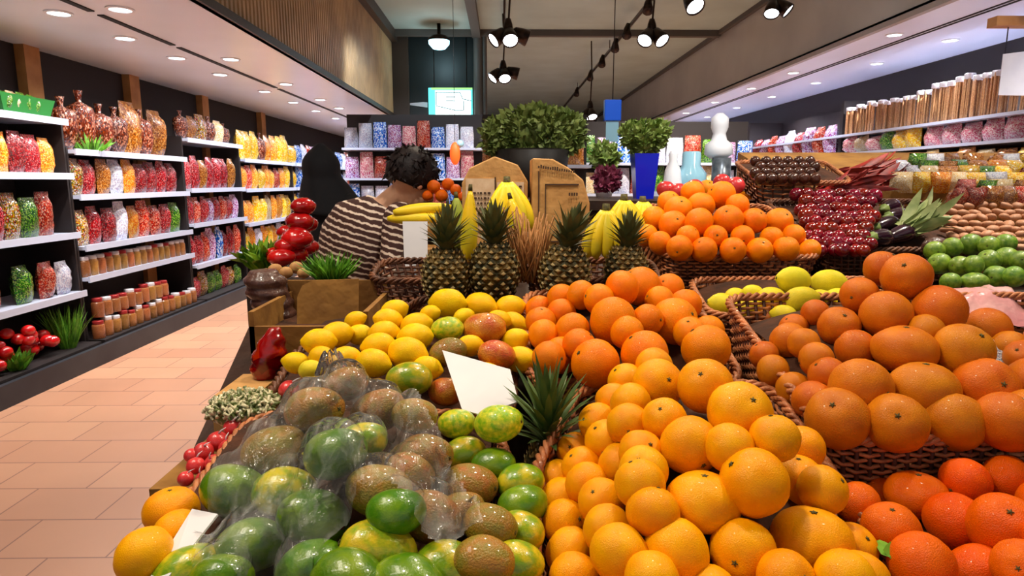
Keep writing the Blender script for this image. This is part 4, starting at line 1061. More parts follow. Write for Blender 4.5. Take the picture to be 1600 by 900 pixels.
# ---------------------------------------------------------------- plants
def bush(name, blobs, n, leaf, m_, label, cat, flatten=.9, base=None):
    t = thing(name, label, cat, base or blobs[0][0])
    b = MB()
    for c, r in blobs:
        c = Vector(c)
        k = int(n*r[0]*r[2]/(blobs[0][1][0]*blobs[0][1][2]))
        b.ell(c, tuple(x*.78 for x in r), 14, 10)
        for i in range(k):
            d = Vector((U(-1, 1), U(-1, 1), U(-1, 1))).normalized(); p = c+Vector((d.x*r[0], d.y*r[1], d.z*r[2]))*U(.72, 1.04)
            dd = (d+Vector((U(-.8, .8), U(-.8, .8), U(-.3, .9)))).normalized()
            b.blade(p-dd*leaf*.3, dd, leaf*U(.6, 1.1), leaf*.34, U(-.5, .5), 2)
    part('foliage', b, m_, t); return t
c0 = at(832, 206, 3.4)
kb = bush('kale_bush', [(c0, (.22, .14, .13)), (c0+Vector((-.17, .02, -.03)), (.11, .1, .11)), (c0+Vector((.17, .02, .0)), (.12, .1, .12)), (c0+Vector((.03, 0, .07)), (.12, .1, .07)), (c0+Vector((.10, -.03, -.06)), (.12, .08, .08)), (c0+Vector((-.10, -.03, -.06)), (.10, .08, .07))],
     900, .045, M['leaf_dark'], 'large dark green leafy bush behind the cardboard boxes', 'bush')
part('dark_planter', MB().lathe([(.14, 1.42), (.17, 1.46), (.20, 1.66), (.18, 1.67), (.15, 1.60)], 24, (c0.x, c0.y, 0)), M['pot'], kb)
part('trunk', MB().tube([(c0.x, c0.y, 1.55), (c0.x+.01, c0.y, 1.70)], .03, 10), M['wood_dark'], kb)
c1 = at(945, 243, 3.3)
k2 = bush('leafy_plant', [(c1, (.075, .07, .075))], 300, .035, M['leaf_box'], 'small loose green plant between kale bush and blue vase', 'plant')
part('pot', MB().lathe([(.04, 1.42), (.055, 1.50), (.05, 1.56)], 18, (c1.x, c1.y, 0)), M['white'], k2)
c2 = at(948, 280, 3.05)
bush('purple_kale', [(c2, (.07, .06, .06))], 340, .03, M['leaf_purple'], 'purple leafy kale head left of the blue vase', 'kale')
c3 = at(1008, 213, 3.0)
bw = bush('boxwood', [(c3, (.105, .09, .075)), (c3+Vector((-.06, 0, .01)), (.06, .07, .065)), (c3+Vector((.06, 0, .02)), (.06, .07, .06)), (c3+Vector((0, 0, -.04)), (.08, .07, .05))], 700, .026, M['leaf_box'], 'trimmed pale green boxwood in a tall blue vase', 'potted plant')
part('blue_vase', MB().loft([[Vector((c3.x+sx*w, c3.y+sy*w, z)) for sx, sy in ((-1, -1), (1, -1), (1, 1), (-1, 1))] for w, z in ((.040, 1.42), (.057, 1.63), (.052, 1.63), (.040, 1.46))]), M['blue'], bw, False)
t = thing('blue_box_sign', 'small blue hanging box above the boxwood plant', 'sign', at(958, 172, 5.0))
p = at(958, 172, 5.0)
o = part('box', MB().box((p.x-.065, p.y, p.z-.08), (p.x+.065, p.y+.07, p.z+.08)), M['blue2'], t, False); bevel(o, .006)
part('hanging_rod', MB().tube([(p.x, p.y+.03, p.z+.08), (p.x, p.y+.03, 4.0)], .004, 6), M['black'], t)
part('blue_streamer', MB().box((p.x-.05, p.y+.02, p.z-.24), (p.x+.05, p.y+.03, p.z-.08)), M['glassb'], t, False)

# ---------------------------------------------------------------- cards
def card(nm, pts, label, th=.003, stand=None):
    P = [Vector(p) for p in pts]; n = (P[1]-P[0]).cross(P[-1]-P[0]).normalized()*th; k = len(P)
    b = MB().add([p for p in P]+[p+n for p in P], [tuple(range(k)), tuple(range(2*k-1, k-1, -1))]+[(i, i+k, (i+1) % k+k, (i+1) % k) for i in range(k)])
    return solo(nm, b, M['card'], label, 'card', smooth=False)
card('price_card', [on(691, 547, .075)[0], on(797, 577, .075)[0], on(810, 627, .055)[0], on(752, 648, .045)[0], on(722, 640, .045)[0]], 'blank white card lying over the lemons and mangoes in the centre')
card('price_card', [at(629, 346, 2.02), at(668, 346, 2.02), at(668, 410, 2.02), at(632, 418, 2.02)], 'white upright card in front of the striped sweater')
card('price_card', [on(300, 795, .07)[0], on(340, 803, .075)[0], on(262, 902, .07)[0], on(228, 912, .06)[0]], 'white card leaning on the mango bag beside the corner oranges')
solo('card_holder', MB().tube([at(648, 405, 2.04), at(648, 405, 2.04)-Vector((0, 0, .13))], .004, 6), M['steel'], 'thin metal holder below the white upright card', 'holder')
card('hanging_poster', [Vector((3.78, 5.0, 2.15)), Vector((4.32, 5.05, 2.15)), Vector((4.32, 5.05, 2.52)), Vector((3.78, 5.0, 2.45))], 'big white poster hanging before the right shelves', .006)
for x_ in (3.85, 4.25): part('hanging_cord', MB().tube([(x_, 5.07, 2.45), (x_, 5.07, 2.66)], .004, 5), M['black'], bpy.data.objects['hanging_poster'])
solo('wood_beam', MB().box((3.72, 5.02, 2.66), (5.39, 5.12, 2.73)), M['wood'], 'thin wooden beam above the white poster', 'beam', smooth=False)

# ---------------------------------------------------------------- crate and greens, left of the lemons
t = thing('fruit_crate', 'open brown crate behind the left lemons, with a cardboard flap', 'crate', (-.44, 1.56, plane_z(1.5)-.12))
X0, X1, Y0, Y1 = -.585, -.31, 1.45, 1.74; z0 = plane_z(1.45)-.13
for a, c in (((X0, Y0, z0), (X1, Y0+.012, z0+.125)), ((X0, Y1-.012, z0), (X1, Y1, z0+.19)), ((X0, Y0, z0), (X0+.012, Y1, z0+.16)), ((X1-.012, Y0, z0), (X1, Y1, z0+.16))):
    part('side_board', MB().box(a, c), M['kraft_dark'], t, False)
part('bottom_board', MB().box((X0, Y0, z0), (X1, Y1, z0+.012)), M['kraft_dark'], t, False)
part('inner_paper', MB().box((X0+.013, Y0+.013, z0+.012), (X1-.013, Y1-.013, z0+.10)), M['liner'], t, False)
p = at(512, 510, 1.62)
b = MB(); w = .155; h = .118
pts = [(-w/2, 0), (w/2, 0), (w/2, h), (-w*.25, h*.97), (-w*.42, h*.86), (-w/2, h*.62)]
b.add([(p.x+x, p.y+z*.2, p.z+z) for x, z in pts]+[(p.x+x, p.y+z*.2+.004, p.z+z) for x, z in pts], [tuple(range(6)), tuple(range(11, 5, -1))]+[(i, i+6, (i+1) % 6+6, (i+1) % 6) for i in range(6)])
part('cardboard_flap', b, M['kraft_dark'], t, False)
tuft('grass_bunch', at(518, 442, 1.80), 240, .095, .0035, .075, M['leaf_green'], 'bright green chive bunch above the brown cardboard flap', 'herbs', bend=.5)
solo('herb_pot', MB().lathe([(.04, 0), (.05, .05), (.045, .055)], 18, at(518, 442, 1.80)-Vector((0, 0, .058))), M['pot'], 'dark pot under the bright green chives', 'pot')
# dark bundle at the counter corner
c = at(425, 520, 1.72); b = MB(); rings = []
for i in range(34):
    t_ = i/33; rr = .047*(1+.16*abs(math.sin(t_*PI*6.5)))*(1 if t_ < .9 else 1-(t_-.9)*4)
    rings.append([Vector((c.x+.012*math.sin(t_*5)+math.cos(a)*rr*(1+.14*noise.noise(Vector((a*1.5, t_*9, 0)))), c.y+math.sin(a)*rr, c.z-.02+t_*.19)) for a in [2*PI*k/20 for k in range(20)]])
b.loft(rings); bo = solo('dried_fig_string', b, M['bundle'], 'tall dark bundle of dried fruit strings at the counter corner', 'dried fruit')
def lumps(nm, spec, m_, lab, cat, group, sq=(1, 1, .9), seg=(14, 9)):
    for i, (px, py, d, r) in enumerate(spec):
        q = Matrix.Rotation(U(0, 3), 3, 'Z')
        b = MB().ell((0, 0, 0), (r*sq[0], r*sq[1], r*sq[2]), seg[0], seg[1], q)
        for k, v in enumerate(b.v):
            V = Vector(v); s = 1+.10*noise.noise(V.normalized()*2+Vector((i*5, 0, 0))); b.v[k] = tuple(V*s)
        o = put(nm, mesh(nm, b, m_), None, at(px, py, d)); tag(o, (lab[i] if isinstance(lab, list) else lab % ORL[i]), cat, group)
lumps('red_pepper', [(440, 402, 2.08, .040), (464, 372, 2.12, .052), (458, 398, 2.15, .050), (468, 346, 2.15, .046), (474, 322, 2.15, .040), (446, 384, 2.1, .034), (480, 350, 2.2, .036), (478, 386, 2.2, .040), (447, 362, 2.2, .030), (430, 396, 2.12, .030)], M['red'],
      ['red pepper above the dark bundle, %s' % s for s in ('nearest the lettuce', 'second tier', 'lower right one', 'third tier', 'topmost', 'lowest', 'upper one by the robe', 'lower one by the robe', 'facing the shelves', 'outermost low one')], 'pepper', 'red peppers by the person in black', (1.15, 1.0, .72))
lumps('mushroom', [(430, 422, 1.95, .022), (447, 426, 1.93, .020), (463, 418, 1.95, .021), (415, 428, 1.92, .019), (474, 427, 1.92, .018)], mat('tan_mushroom', srgb(206, 160, 100), srgb(160, 110, 64), 30, .6),
      ['tan mushroom above the dark bundle, %s' % s for s in ('second from left', 'middle one', 'fourth from left', 'leftmost', 'rightmost')], 'mushroom', 'tan mushrooms on the dark bundle')
tuft('lettuce', at(418, 418, 2.15), 120, .10, .016, .10, mat('yellow_green_leaf', srgb(150, 190, 40), srgb(60, 120, 30), 30, .5), 'yellow-green lettuce at the counter corner by the floor aisle', 'vegetable', bend=.7)
solo('produce_stand', MB().box((-.80, 1.98, 0), (-.60, 2.3, 1.16)), M['wood_dark'], 'dark wooden stand under the red peppers and lettuce', 'stand', smooth=False)
# red net bag
c = at(413, 598, 1.42); b = MB(); rings = []
for i in range(20):
    t_ = i/19; rr = .042*(math.sin(PI*(.06+.88*t_))**.6)*(1-.3*t_)
    rings.append([Vector((c.x+.03*t_+math.cos(a)*rr*(1+.10*math.sin(t_*26+a*2)), c.y+math.sin(a)*rr, c.z+t_*.125)) for a in [2*PI*k/20 for k in range(20)]])
b.loft(rings); solo('red_net_bag', b, M['redglint'], 'glossy red bag of peppers hanging off the crate corner', 'bag')
solo('cardboard_box', MB().box((-.585, 1.24, plane_z(1.24)-.15), (-.50, 1.40, plane_z(1.24)-.05)), M['kraft'], 'small tan box beside the red pepper bag', 'box', smooth=False)
# speckled seed bag
c = on(382, 640, -.01)[0]; b = MB()
for k in range(260):
    d = Vector((U(-1, 1), U(-1, 1), U(0, 1))).normalized(); q = Vector((U(-1, 1), U(-1, 1), U(-1, 1))).normalized()
    p = c+Vector((d.x*.062, d.y*.06, d.z*.030)); b.tube([p-q*.010, p+q*.010], [.0035, .0025], 5)
b.ell(c, (.060, .058, .028), 18, 10)
sb_ = solo('bean_heap', b, mat('speckled_bean_pod', srgb(206, 196, 160), srgb(92, 104, 50), 90, .4, contrast=(.45, .55), coat=.4), 'heap of pale speckled bean pods beside the floor aisle', 'beans')
solo('cardboard_tray', MB().box((-.575, .98, plane_z(1.0)-.14), (-.455, 1.22, plane_z(1.0)-.055)), M['kraft_dark'], 'brown tray under the bean pods and radishes', 'tray', smooth=False)
rl = [(366, 668, 15), (392, 662, 14), (340, 690, 15), (318, 706, 14), (356, 700, 13), (334, 724, 13), (306, 728, 13), (290, 748, 11), (318, 748, 11), (452, 610, 15), (376, 690, 13), (430, 655, 12), (350, 730, 12), (300, 712, 11)]
RM = fruit_mesh('radish', M['radish'], 'round', 5)
rl.sort(key=lambda q: q[0])
for i, (px, py, r) in enumerate(rl):
    p, d = on(px, py, -.012); o = put('radish', RM, None, p, (U(-.5, .5), U(-.5, .5), 0), r*d/FPX*1.1)
    tag(o, 'small red radish left of the mango bag, %s' % ORL[i], 'radish', 'red radishes beside the aisle')
    put('tail', mesh('tail', MB().tube([(0, 0, .9), (.2, 0, 1.3), (.5, .1, 1.6)], [.12, .07, .02], 6), M['card']), o)
# corner oranges rest on a small tray
solo('cardboard_tray', MB().box((-.58, .60, plane_z(.6)-.13), (-.505, .95, plane_z(.6)-.06)), M['kraft_dark'], 'brown tray under the corner oranges', 'tray', smooth=False)

# ---------------------------------------------------------------- right rear: plums, aubergines, limes, tubers
H10 = heap(1.22, 2.22, .46, .42, .06, 2.4)
B10 = basket('wicker_basket', [(.99, 1.93), (1.52, 1.93), (1.60, 2.46), (1.0, 2.46)], 'dark woven basket of red plums behind the far oranges', mt='wicker_dark', deep=.11, rows=8)
liner(B10, H10, 1.02, 1.5, 1.96, 2.4, .05)
pl = []; rr_ = random.Random(4)
py = 306; row = 0
while py < 392:
    x0 = 1246+(py-306)*.25; x1 = 1366-(py-306)*.06
    px = x0+(row % 2)*8
    while px < x1:
        pl.append((px+rr_.uniform(-3, 3), py+rr_.uniform(-2, 2), rr_.uniform(10, 12.5))); px += 17
    py += 10.5; row += 1
pile(pl, H10, 'plum', 'dark red plum', 'behind the far oranges', 'dark red plums in the back basket', 21, iters=15)
for i, (px, py, dx, dz_) in enumerate([(1385, 352, .5, .1), (1402, 338, .6, 0), (1376, 372, .7, -.1), (1408, 366, .4, .2), (1392, 324, .8, .1), (1425, 350, .6, -.1)]):
    p, d = on(px, py, .03); b = MB(); ax = Vector((1, dx, dz_)).normalized(); rs = [.006, .018, .022, .026, .029, .030, .026, .014, .003]
    b.tube([Vector((0, 0, 0))+ax*(.018*(k-4)) for k in range(9)], rs, 14)
    o = tag(put('aubergine', mesh('aubergine', b, M['aub']), None, p), 'dark glossy aubergine right of the plums, %s' % ['second row from front', 'third row from front', 'nearest one', 'near the green bunch', 'farthest one', 'touching the green bunch'][i], 'aubergine', 'aubergines beside the plums')
    put('calyx', mesh('calyx', MB().tube([ax*-.090, ax*-.070, ax*-.055], [.004, .008, .019], 8), M['leaf_dark']), o)
def leafbunch(nm, px, py, h, n, L, w, dirv, m_, label, cat, group=None, spread=.4):
    p, d = on(px, py, h); b = MB(); dirv = Vector(dirv).normalized()
    for k in range(n):
        dd = (dirv+Vector((U(-spread, spread), U(-spread, spread), U(-spread*.6, spread*.8)))).normalized()
        b.blade(p-dirv*L*.3+Vector((U(-.02, .02), U(-.02, .02), U(-.01, .015))), dd, L*U(.7, 1.1), w*U(.6, 1.1), U(-.3, .4), 4)
    o = solo(nm, b, m_, label, cat, group); return o
M['leaf_redm'] = mat('red_chard_leaf', srgb(166, 44, 34), srgb(110, 40, 42), 20, .5, rnd=.15)
M['leaf_sage'] = mat('grey_green_leaf', srgb(110, 130, 72), srgb(150, 160, 104), 26, .5)
leafbunch('leafy_green_bunch', 1432, 352, .05, 46, .16, .020, (1, .3, .35), M['leaf_sage'], 'pale grey-green leafy bunch lying right of the plums', 'leafy bunch')
for i, (px, py, lb) in enumerate([(1300, 300, 'red chard bunch just behind the plums'), (1345, 292, 'red chard bunch in the middle of the red row'), (1385, 284, 'rightmost red chard bunch'), (1320, 276, 'rear red chard bunch beside the lattice basket'), (1370, 266, 'rear red chard bunch under the yellow packets')]):
    leafbunch('chard_bunch', px, py, .02, 34, .17, .016, (1, .2, .15), M['leaf_redm'], lb, 'chard', 'red chard bunches', .35)
# limes in a black tray
t = thing('black_tray', 'shallow black tray of limes at the right', 'tray', (1.5, 1.75, plane_z(1.7)-.1))
part('tray_floor', MB().box((1.20, 1.60, plane_z(1.6)-.13), (1.80, 1.95, plane_z(1.6)-.06)), M['pot'], t, False)
HL = heap(1.40, 1.80, .40, .3, .04, 2.5)
pile([(1468,412,17),(1500,416,16),(1521,414,15),(1545,407,17),(1573,404,18),(1485,441,15),(1523,440,19,None,.8),(1556,433,18),(1488,386,15),(1517,382,17),(1595,408,16),(1460,392,15),(1585,432,16),(1545,384,15),(1572,380,15)],
     HL, 'lime', 'green lime', 'in the black tray', 'limes in the black tray', 22)
gourd(on(1462, 384, .03)[0], .08, .034, (1, .2, .3), M['bundle'], 'beetroot', 'brown beetroot left of the limes', 'beetroot', .6)
# tan tubers
TM = []
for s in range(3):
    b = MB().ell((0, 0, 0), (1, .72, .5), 12, 8)
    b.v = [tuple(Vector(v)*(1+.25*noise.noise(Vector(v)*1.6+Vector((s*4, 0, 0))))) for v in b.v]
    TM.append(mesh('ginger_root', b, mat('tan_ginger_skin', srgb(214, 160, 124), srgb(176, 120, 90), 14, .55) if s == 0 else bpy.data.materials['tan_ginger_skin']))
row = 0; 
for py in range(322, 388, 9):
    k = 0
    for px in range(1478+(row % 2)*9, 1612, 18):
        p, d = on(px+U(-2, 2), py+U(-2, 2), .02)
        o = put('ginger_root', TM[(k+row) % 3], None, p, (U(-.3, .3), U(-.3, .3), U(0, 3)), .0105*d)
        tag(o, 'pinkish tan ginger root, row %s from the back, %s' % (ORT[row].replace('top', 'first'), ORL[k]), 'ginger', 'ginger roots at the right'); k += 1
    row += 1
solo('cardboard_tray', MB().box((1.42, 2.0, plane_z(2.0)-.1), (2.25, 2.55, plane_z(2.0)-.01)), M['kraft_dark'], 'brown tray under the ginger roots', 'tray', smooth=False)
# lattice basket with chestnuts
B12 = basket('wicker_basket', [(1.0, 2.50), (1.36, 2.50), (1.42, 2.86), (1.02, 2.86)], 'small lattice basket of chestnuts behind the plums', deep=.11, rows=6, raise_=.06, stake=.04)
CMh = fruit_mesh('chestnut', mat('chestnut_shell', srgb(86, 44, 28), srgb(50, 26, 18), 10, .25, rnd=.2, coat=.4), 'round', 4)
cl = [(1180+17*k+(r % 2)*8, 252+9*r) for r in range(4) for k in range(6)]
for i, (px, py) in enumerate(cl):
    p, d = on(px, py, .10); o = put('chestnut', CMh, None, p, (U(0, 3), U(0, 3), 0), .022)
    tag(o, 'brown chestnut in the lattice basket, %s row, %s' % (ORT[i//6], ORL[i % 6]), 'chestnut', 'chestnuts in the lattice basket')
liner(B12, lambda x, y: .10, 1.02, 1.36, 2.52, 2.82, .04)
# loose packets and vegetables on the rear counter, right part
kinds_ = ['yellow', 'cream', 'green', 'brown', 'orange', 'yellow', 'white', 'red', 'cream', 'green', 'brown']
rk = random.Random(11); row = 0
for py in (318, 306, 294, 283, 272, 262):
    k = 0
    for px in range(1400 + (318-py)//3 + (row % 2)*12, 1640, 29):
        if py > 300 and px < 1480: continue
        p, d = on(px, py, .02); kd = 'yellow' if (px > 1520 and py < 300 and rk.random() < .55) else rk.choice(kinds_)
        place_pouch(kd, p.x, p.y, p.z-.02, .088, .085, .06, '%s on the rear counter, %s row from front, %s' % (ADJ[kd], ORT[row].replace('top', 'first'), ORL[k]), 'packets heaped on the rear counter', -PI/2+rk.uniform(-.5, .5), rk.uniform(-.3, .5)); k += 1
    row += 1
solo('cardboard_tray', MB().box((.50, 2.40, plane_z(2.4)-.15), (.96, 2.62, plane_z(2.4)+.0)), M['kraft_dark'], 'brown tray under the red onions', 'tray', smooth=False)
solo('cardboard_tray', MB().box((1.35, 2.56, plane_z(2.6)-.15), (2.7, 2.71, plane_z(2.6)+.0)), M['kraft_dark'], 'brown tray under the front packets of the rear counter', 'tray', smooth=False)
for i, (px, py) in enumerate([(1060, 300), (1085, 294), (1150, 290), (1128, 285), (1040, 296)]):
    p, d = on(px, py, .03); o = put('red_onion', RM, None, p, (U(0, 3), 0, 0), .035); tag(o, 'dark red onion behind the far oranges, %s' % ['second from left', 'third from left', 'rightmost', 'fourth from left', 'leftmost'][i], 'onion', 'red onions behind the far oranges')
# pink bag and wrapped pack near the grapefruit
c = at(1548, 482, 1.50); b = MB()
b.grid(18, 12, lambda u, v: c+Vector(((u-.5)*.24, (v-.5)*.13+.04*u, (.032*math.sin(PI*u)*math.sin(PI*v)+.012*noise.noise(Vector((u*6, v*5, 0)))+(v-.5)*.07))))
b.grid(18, 12, lambda u, v: c+Vector(((u-.5)*.24, (v-.5)*.13+.04*u, -.045*math.sin(PI*u)*math.sin(PI*v)+(v-.5)*.07)))
solo('pink_plastic_bag', b, M['pinkbag'], 'crumpled pale pink plastic bag behind the grapefruit', 'plastic bag')
solo('carton', MB().box((1.0, 1.52, plane_z(1.5)-.14), (1.5, 1.72, plane_z(1.5)-.045)) if False else MB().box((1.10, 1.52, plane_z(1.5)-.12), (1.5, 1.6, plane_z(1.5)-.02)), M['kraft_dark'], 'low brown carton under the pink bag', 'box', smooth=False)
place_pouch('white', on(1578, 590, .06)[0].x+.01, on(1578, 590, .06)[0].y, on(1578, 600, .06)[0].z, .10, .10, .05, 'small grey and white wrapped pack at the right edge of the grapefruit', None, -PI/2, -.9)
p, d = on(1388, 868, .05); b = MB(); b.blade(p, (.6, .3, .2), .045, .010, .3, 5); b.blade(p, (.2, .6, .15), .04, .010, .3, 5)
solo('citrus_leaf', b, M['leaf_green'], 'small green leaf between the tangerines', 'leaf')
# ================================================================ lamps, sign, far end, people
def spot_cluster(p, top, heads, label, s=1.0):
    p = Vector(p); t = thing('spotlight_cluster', label, 'spotlight', p)
    part('drop_cord', MB().tube([p+Vector((0, 0, .05)), (p.x+.02, p.y, (p.z+top)/2), (p.x, p.y, top)], .012*s, 8), M['bronze'], t)
    part('mount', MB().lathe([(.03*s, .0), (.06*s, .03*s), (.05*s, .10*s), (.03*s, .16*s)], 16, p), M['bronze'], t)
    for k, (dx, dy, dzz) in enumerate(heads):
        d = Vector((dx, dy, dzz)).normalized(); q = Vector((0, 0, 1)).rotation_difference(d)
        prof = [(.03, 0), (.065, .03), (.085, .12), (.095, .20), (.085, .205), (.08, .17)]
        b = MB(); c = p+Vector((dx*.05*s, dy*.05*s, .02*s))
        b.loft([[c + (q @ Vector((math.cos(a)*r*s, math.sin(a)*r*s, z*s))) for a in [2*PI*j/18 for j in range(18)]] for r, z in prof], False)
        h = part('lamp_head', b, M['bronze'], t)
        b = MB(); b.add([c + (q @ Vector((math.cos(a)*.082*s, math.sin(a)*.082*s, .185*s))) for a in [2*PI*j/18 for j in range(18)]], [tuple(range(18))])
        b.v = [tuple(Vector(v)-t.location) for v in b.v]
        put('lens', mesh('lens', b, M['lens'], False), h)
    light('spotlight_lamp', 'SPOT', p+Vector((0, -.05, -.25)), 130, (1, .9, .8), .08, (p.x, p.y+.5, .9), angle=130, blend=.7)
    return t
spot_cluster(at(794, 52, 7.4), 3.95, [(.1, -.7, -.7), (-.6, -.3, -.5), (.8, .1, -.3)], 'upper spotlight cluster hanging in the middle of the grey ceiling')
spot_cluster(at(786, 112, 9.6), 3.95, [(.1, -.6, -.7), (-.6, -.3, -.6), (.7, 0, -.2)], 'lower spotlight cluster hanging below and behind the upper one')
spot_cluster(at(1018, 52, 7.6), 3.95, [(.4, -.6, -.7), (-.4, -.5, -.6)], 'spotlight pair hanging from the diagonal ceiling rail')
spot_cluster(at(1072, -4, 6.2), 3.95, [(.2, -.6, -.7)], 'single spotlight cut by the top of the frame')
spot_cluster(at(1208, 6, 6.3), 3.95, [(-.2, -.4, -.7), (.5, -.3, -.5)], 'spotlight pair hanging against the right bulkhead', .8)
spot_cluster(at(922, 172, 11.5), 3.95, [(.1, -.5, -.7), (-.4, -.3, -.7)], 'small dark spotlight pair hanging far back above the plants')
t = thing('ceiling_rail', 'long thin lamp rail running away under the grey ceiling', 'lamp rail', (1.93, 5, 3.9))
part('rail', MB().box((1.91, 4.0, 3.80), (1.945, 23, 3.84)), M['bronze'], t, False)
for y in (8.6, 10.0, 11.0, 12.4, 14.0, 16.5):
    part('rail_spot', MB().tube([(1.88, y, 3.82), (1.86, y, 3.74), (1.84, y-.1, 3.62)], [.03, .05, .07], 10), M['bronze'], t)
for y in (5, 8, 12, 17): part('hanger', MB().tube([(1.93, y, 3.84), (1.93, y, 4.0)], .008, 6), M['bronze'], t)
t = thing('ceiling_rail', 'lamp rail above the two middle spotlight clusters', 'lamp rail', (0, 5, 3.9))
part('rail', MB().box((.02, 4.0, 3.93), (.05, 11.2, 3.965)), M['bronze'], t, False)
t = thing('pendant_lamp', 'round pale blue ceiling lamp above the lit sign', 'lamp', at(686, 66, 10.3))
p = at(686, 66, 10.3)
part('diffuser', MB().lathe([(.0, -.12), (.10, -.10), (.165, -.03), (.17, .02)], 24, p, False), M['lens_cool'], t)
part('housing', MB().lathe([(.17, .02), (.18, .05), (.12, .10), (.03, .12), (.03, 4.0-p.z)], 24, p), M['bronze'], t)
light('pendant_lamp_light', 'POINT', p+Vector((0, 0, -.25)), 8, (.6, .9, 1), .1)

# lit sign
M['sign_teal'] = mat('sign_turquoise_face', srgb(90, 214, 214), emit=1.0)
M['sign_white'] = mat('sign_white_face', srgb(236, 255, 255), emit=1.5)
M['sign_green'] = mat('sign_green_edge', srgb(150, 220, 120), emit=.8)
M['sign_line'] = mat('sign_grey_line', srgb(60, 130, 140), rough=.5)
y = 11.0; s0 = at(669, 137, y); s1 = at(738, 188, y); xa, xb, za, zb = s0.x, s1.x, s1.z, s0.z; yy = s0.y
t = thing('lit_sign', 'glowing turquoise and white hanging sign under the pendant lamp', 'sign', ((xa+xb)/2, yy, za))
o = part('sign_box', MB().box((xa, yy, za), (xb, yy+.12, zb)), M['sign_teal'], t, False); bevel(o, .01)
part('face_panel', MB().box((xa+.12, yy-.012, za+.10), (xb-.03, yy-.002, zb-.05)), M['sign_white'], t, False)
part('green_edge', MB().box((xa+.05, yy-.008, zb-.035), (xb, yy-.001, zb)), M['sign_green'], t, False)
b = MB(); w = .012
for (x0, z0, x1, z1) in [(.18, .86, .72, .86), (.72, .86, .78, .66), (.78, .66, .98, .60), (.18, .86, .18, .45), (.18, .45, .60, .32), (.60, .32, .80, .32), (.80, .32, .80, .6), (.40, .72, .62, .72), (.40, .60, .58, .60)]:
    P0 = Vector((xa+(xb-xa)*x0, yy-.016, za+(zb-za)*z0)); P1 = Vector((xa+(xb-xa)*x1, yy-.016, za+(zb-za)*z1)); b.tube([P0, P1], .007, 5)
part('line_drawing', b, M['sign_line'], t)
for x in (xa+.1, xb-.1): part('hanging_rod', MB().tube([(x, yy+.06, zb), (x, yy+.06, 4.0)], .008, 6), M['bronze'], t)
solo('bracket_shelf', MB().add([at(617, 156, 11.1), at(668, 160, 11.1), at(668, 168, 11.1), at(618, 161, 11.1), at(617, 156, 11.3), at(668, 160, 11.3), at(668, 168, 11.3), at(618, 161, 11.3)],
     [(0, 1, 2, 3), (7, 6, 5, 4), (0, 4, 5, 1), (3, 2, 6, 7), (1, 5, 6, 2), (0, 3, 7, 4)]), M['card'], 'pale tapering wall bracket left of the lit sign', 'bracket', smooth=False)

# far end goods: two island units and hanging goods
def gondola(x0, x1, y, zs, label, kinds, grp, w=.30, h=.34, seed=1):
    t = thing('island_shelf_unit', label, 'shelf unit', ((x0+x1)/2, y, 0))
    part('back_panel', MB().box((x0, y+.38, 0), (x1, y+.42, zs[0]+.5)), M['shelf_back'], t, False)
    for z in zs: part('shelf', MB().box((x0, y, z-.03), (x1, y+.38, z)), M['steel'], t, False)
    part('base', MB().box((x0, y, 0), (x1, y+.38, .3)), M['shelf_back'], t, False)
    for si, z in enumerate(zs):
        x = x0+w/2; k = 0
        while x+w/2 <= x1+1e-6:
            kd = kinds[(k*3+si*2+seed) % len(kinds)]
            place_pouch(kd, x, y+.16, z+.001, w*.95, h*U(.8, 1.1), .14, '%s %s on the %s of the %s' % (ADJ[kd], ORL[k] if k < 24 else '', ['top shelf', 'middle shelf', 'low shelf', 'base'][si], grp), 'goods on the '+grp, -PI/2+U(-.1, .1), 0)
            x += w; k += 1
gondola(-2.3, -.25, 9.4, [1.98, 1.55, 1.12], 'far island shelf unit behind the two people, with pale blue packets', ['blue', 'white', 'red', 'lilac', 'white', 'blue', 'pink'], 'far left island unit', .21, .36)
gondola(.9, 3.0, 7.6, [1.72, 1.36, 1.0], 'far island shelf unit behind the blue vase, with white packets', ['white', 'blue', 'green', 'white', 'cream', 'lilac', 'red'], 'far right island unit', .21, .30, 2)
gondola(-.2, .85, 6.2, [1.66, 1.3], 'dim island unit behind the kale bush', ['lilac', 'maroon', 'white', 'brown'], 'middle island unit', .20, .28, 3)
# pale bottles and fluted vases behind the boxwood
def vase(px, py, d, prof, m_, nm, label, cat, group=None):
    p = at(px, py, d); return solo(nm, MB().lathe(prof, 20, p), m_, label, cat, group, loc=p)
p0 = at(1105, 300, 4.2)
t = thing('low_shelf_table', 'low table behind the far oranges carrying pale vessels', 'table', (p0.x, p0.y, 0))
part('table_top', MB().box((p0.x-.42, p0.y-.2, p0.z-.03), (p0.x+.5, p0.y+.3, p0.z)), M['steel'], t, False)
for sx in (-.36, .44):
    for sy in (-.15, .25): part('leg', MB().tube([(p0.x+sx, p0.y+sy, 0), (p0.x+sx, p0.y+sy, p0.z-.03)], .02, 8), M['black'], t)
vase(1050, 300, 4.15, [(.05, 0), (.06, .05), (.05, .14), (.025, .20), (.03, .24), (.02, .26)], M['white'], 'white_vase', 'slim white vase beside the blue vase', 'vase')
vase(1078, 300, 4.2, [(.07, 0), (.10, .06), (.10, .12), (.06, .17), (.06, .25), (.05, .26)], M['glassb'], 'glass_vessel', 'round pale blue glass vessel behind the far oranges', 'vessel')
vase(1125, 300, 4.2, [(.055, 0), (.06, .01), (.06, .22), (.05, .22)], M['greyv'], 'fluted_canister', 'dark fluted canister under the white bust', 'canister')
b = MB(); c = at(1122, 248, 4.2)
b.lathe([(.05, 0), (.09, .03), (.085, .09), (.05, .12), (.04, .16), (.055, .20), (.055, .26), (.02, .29)], 20, c)
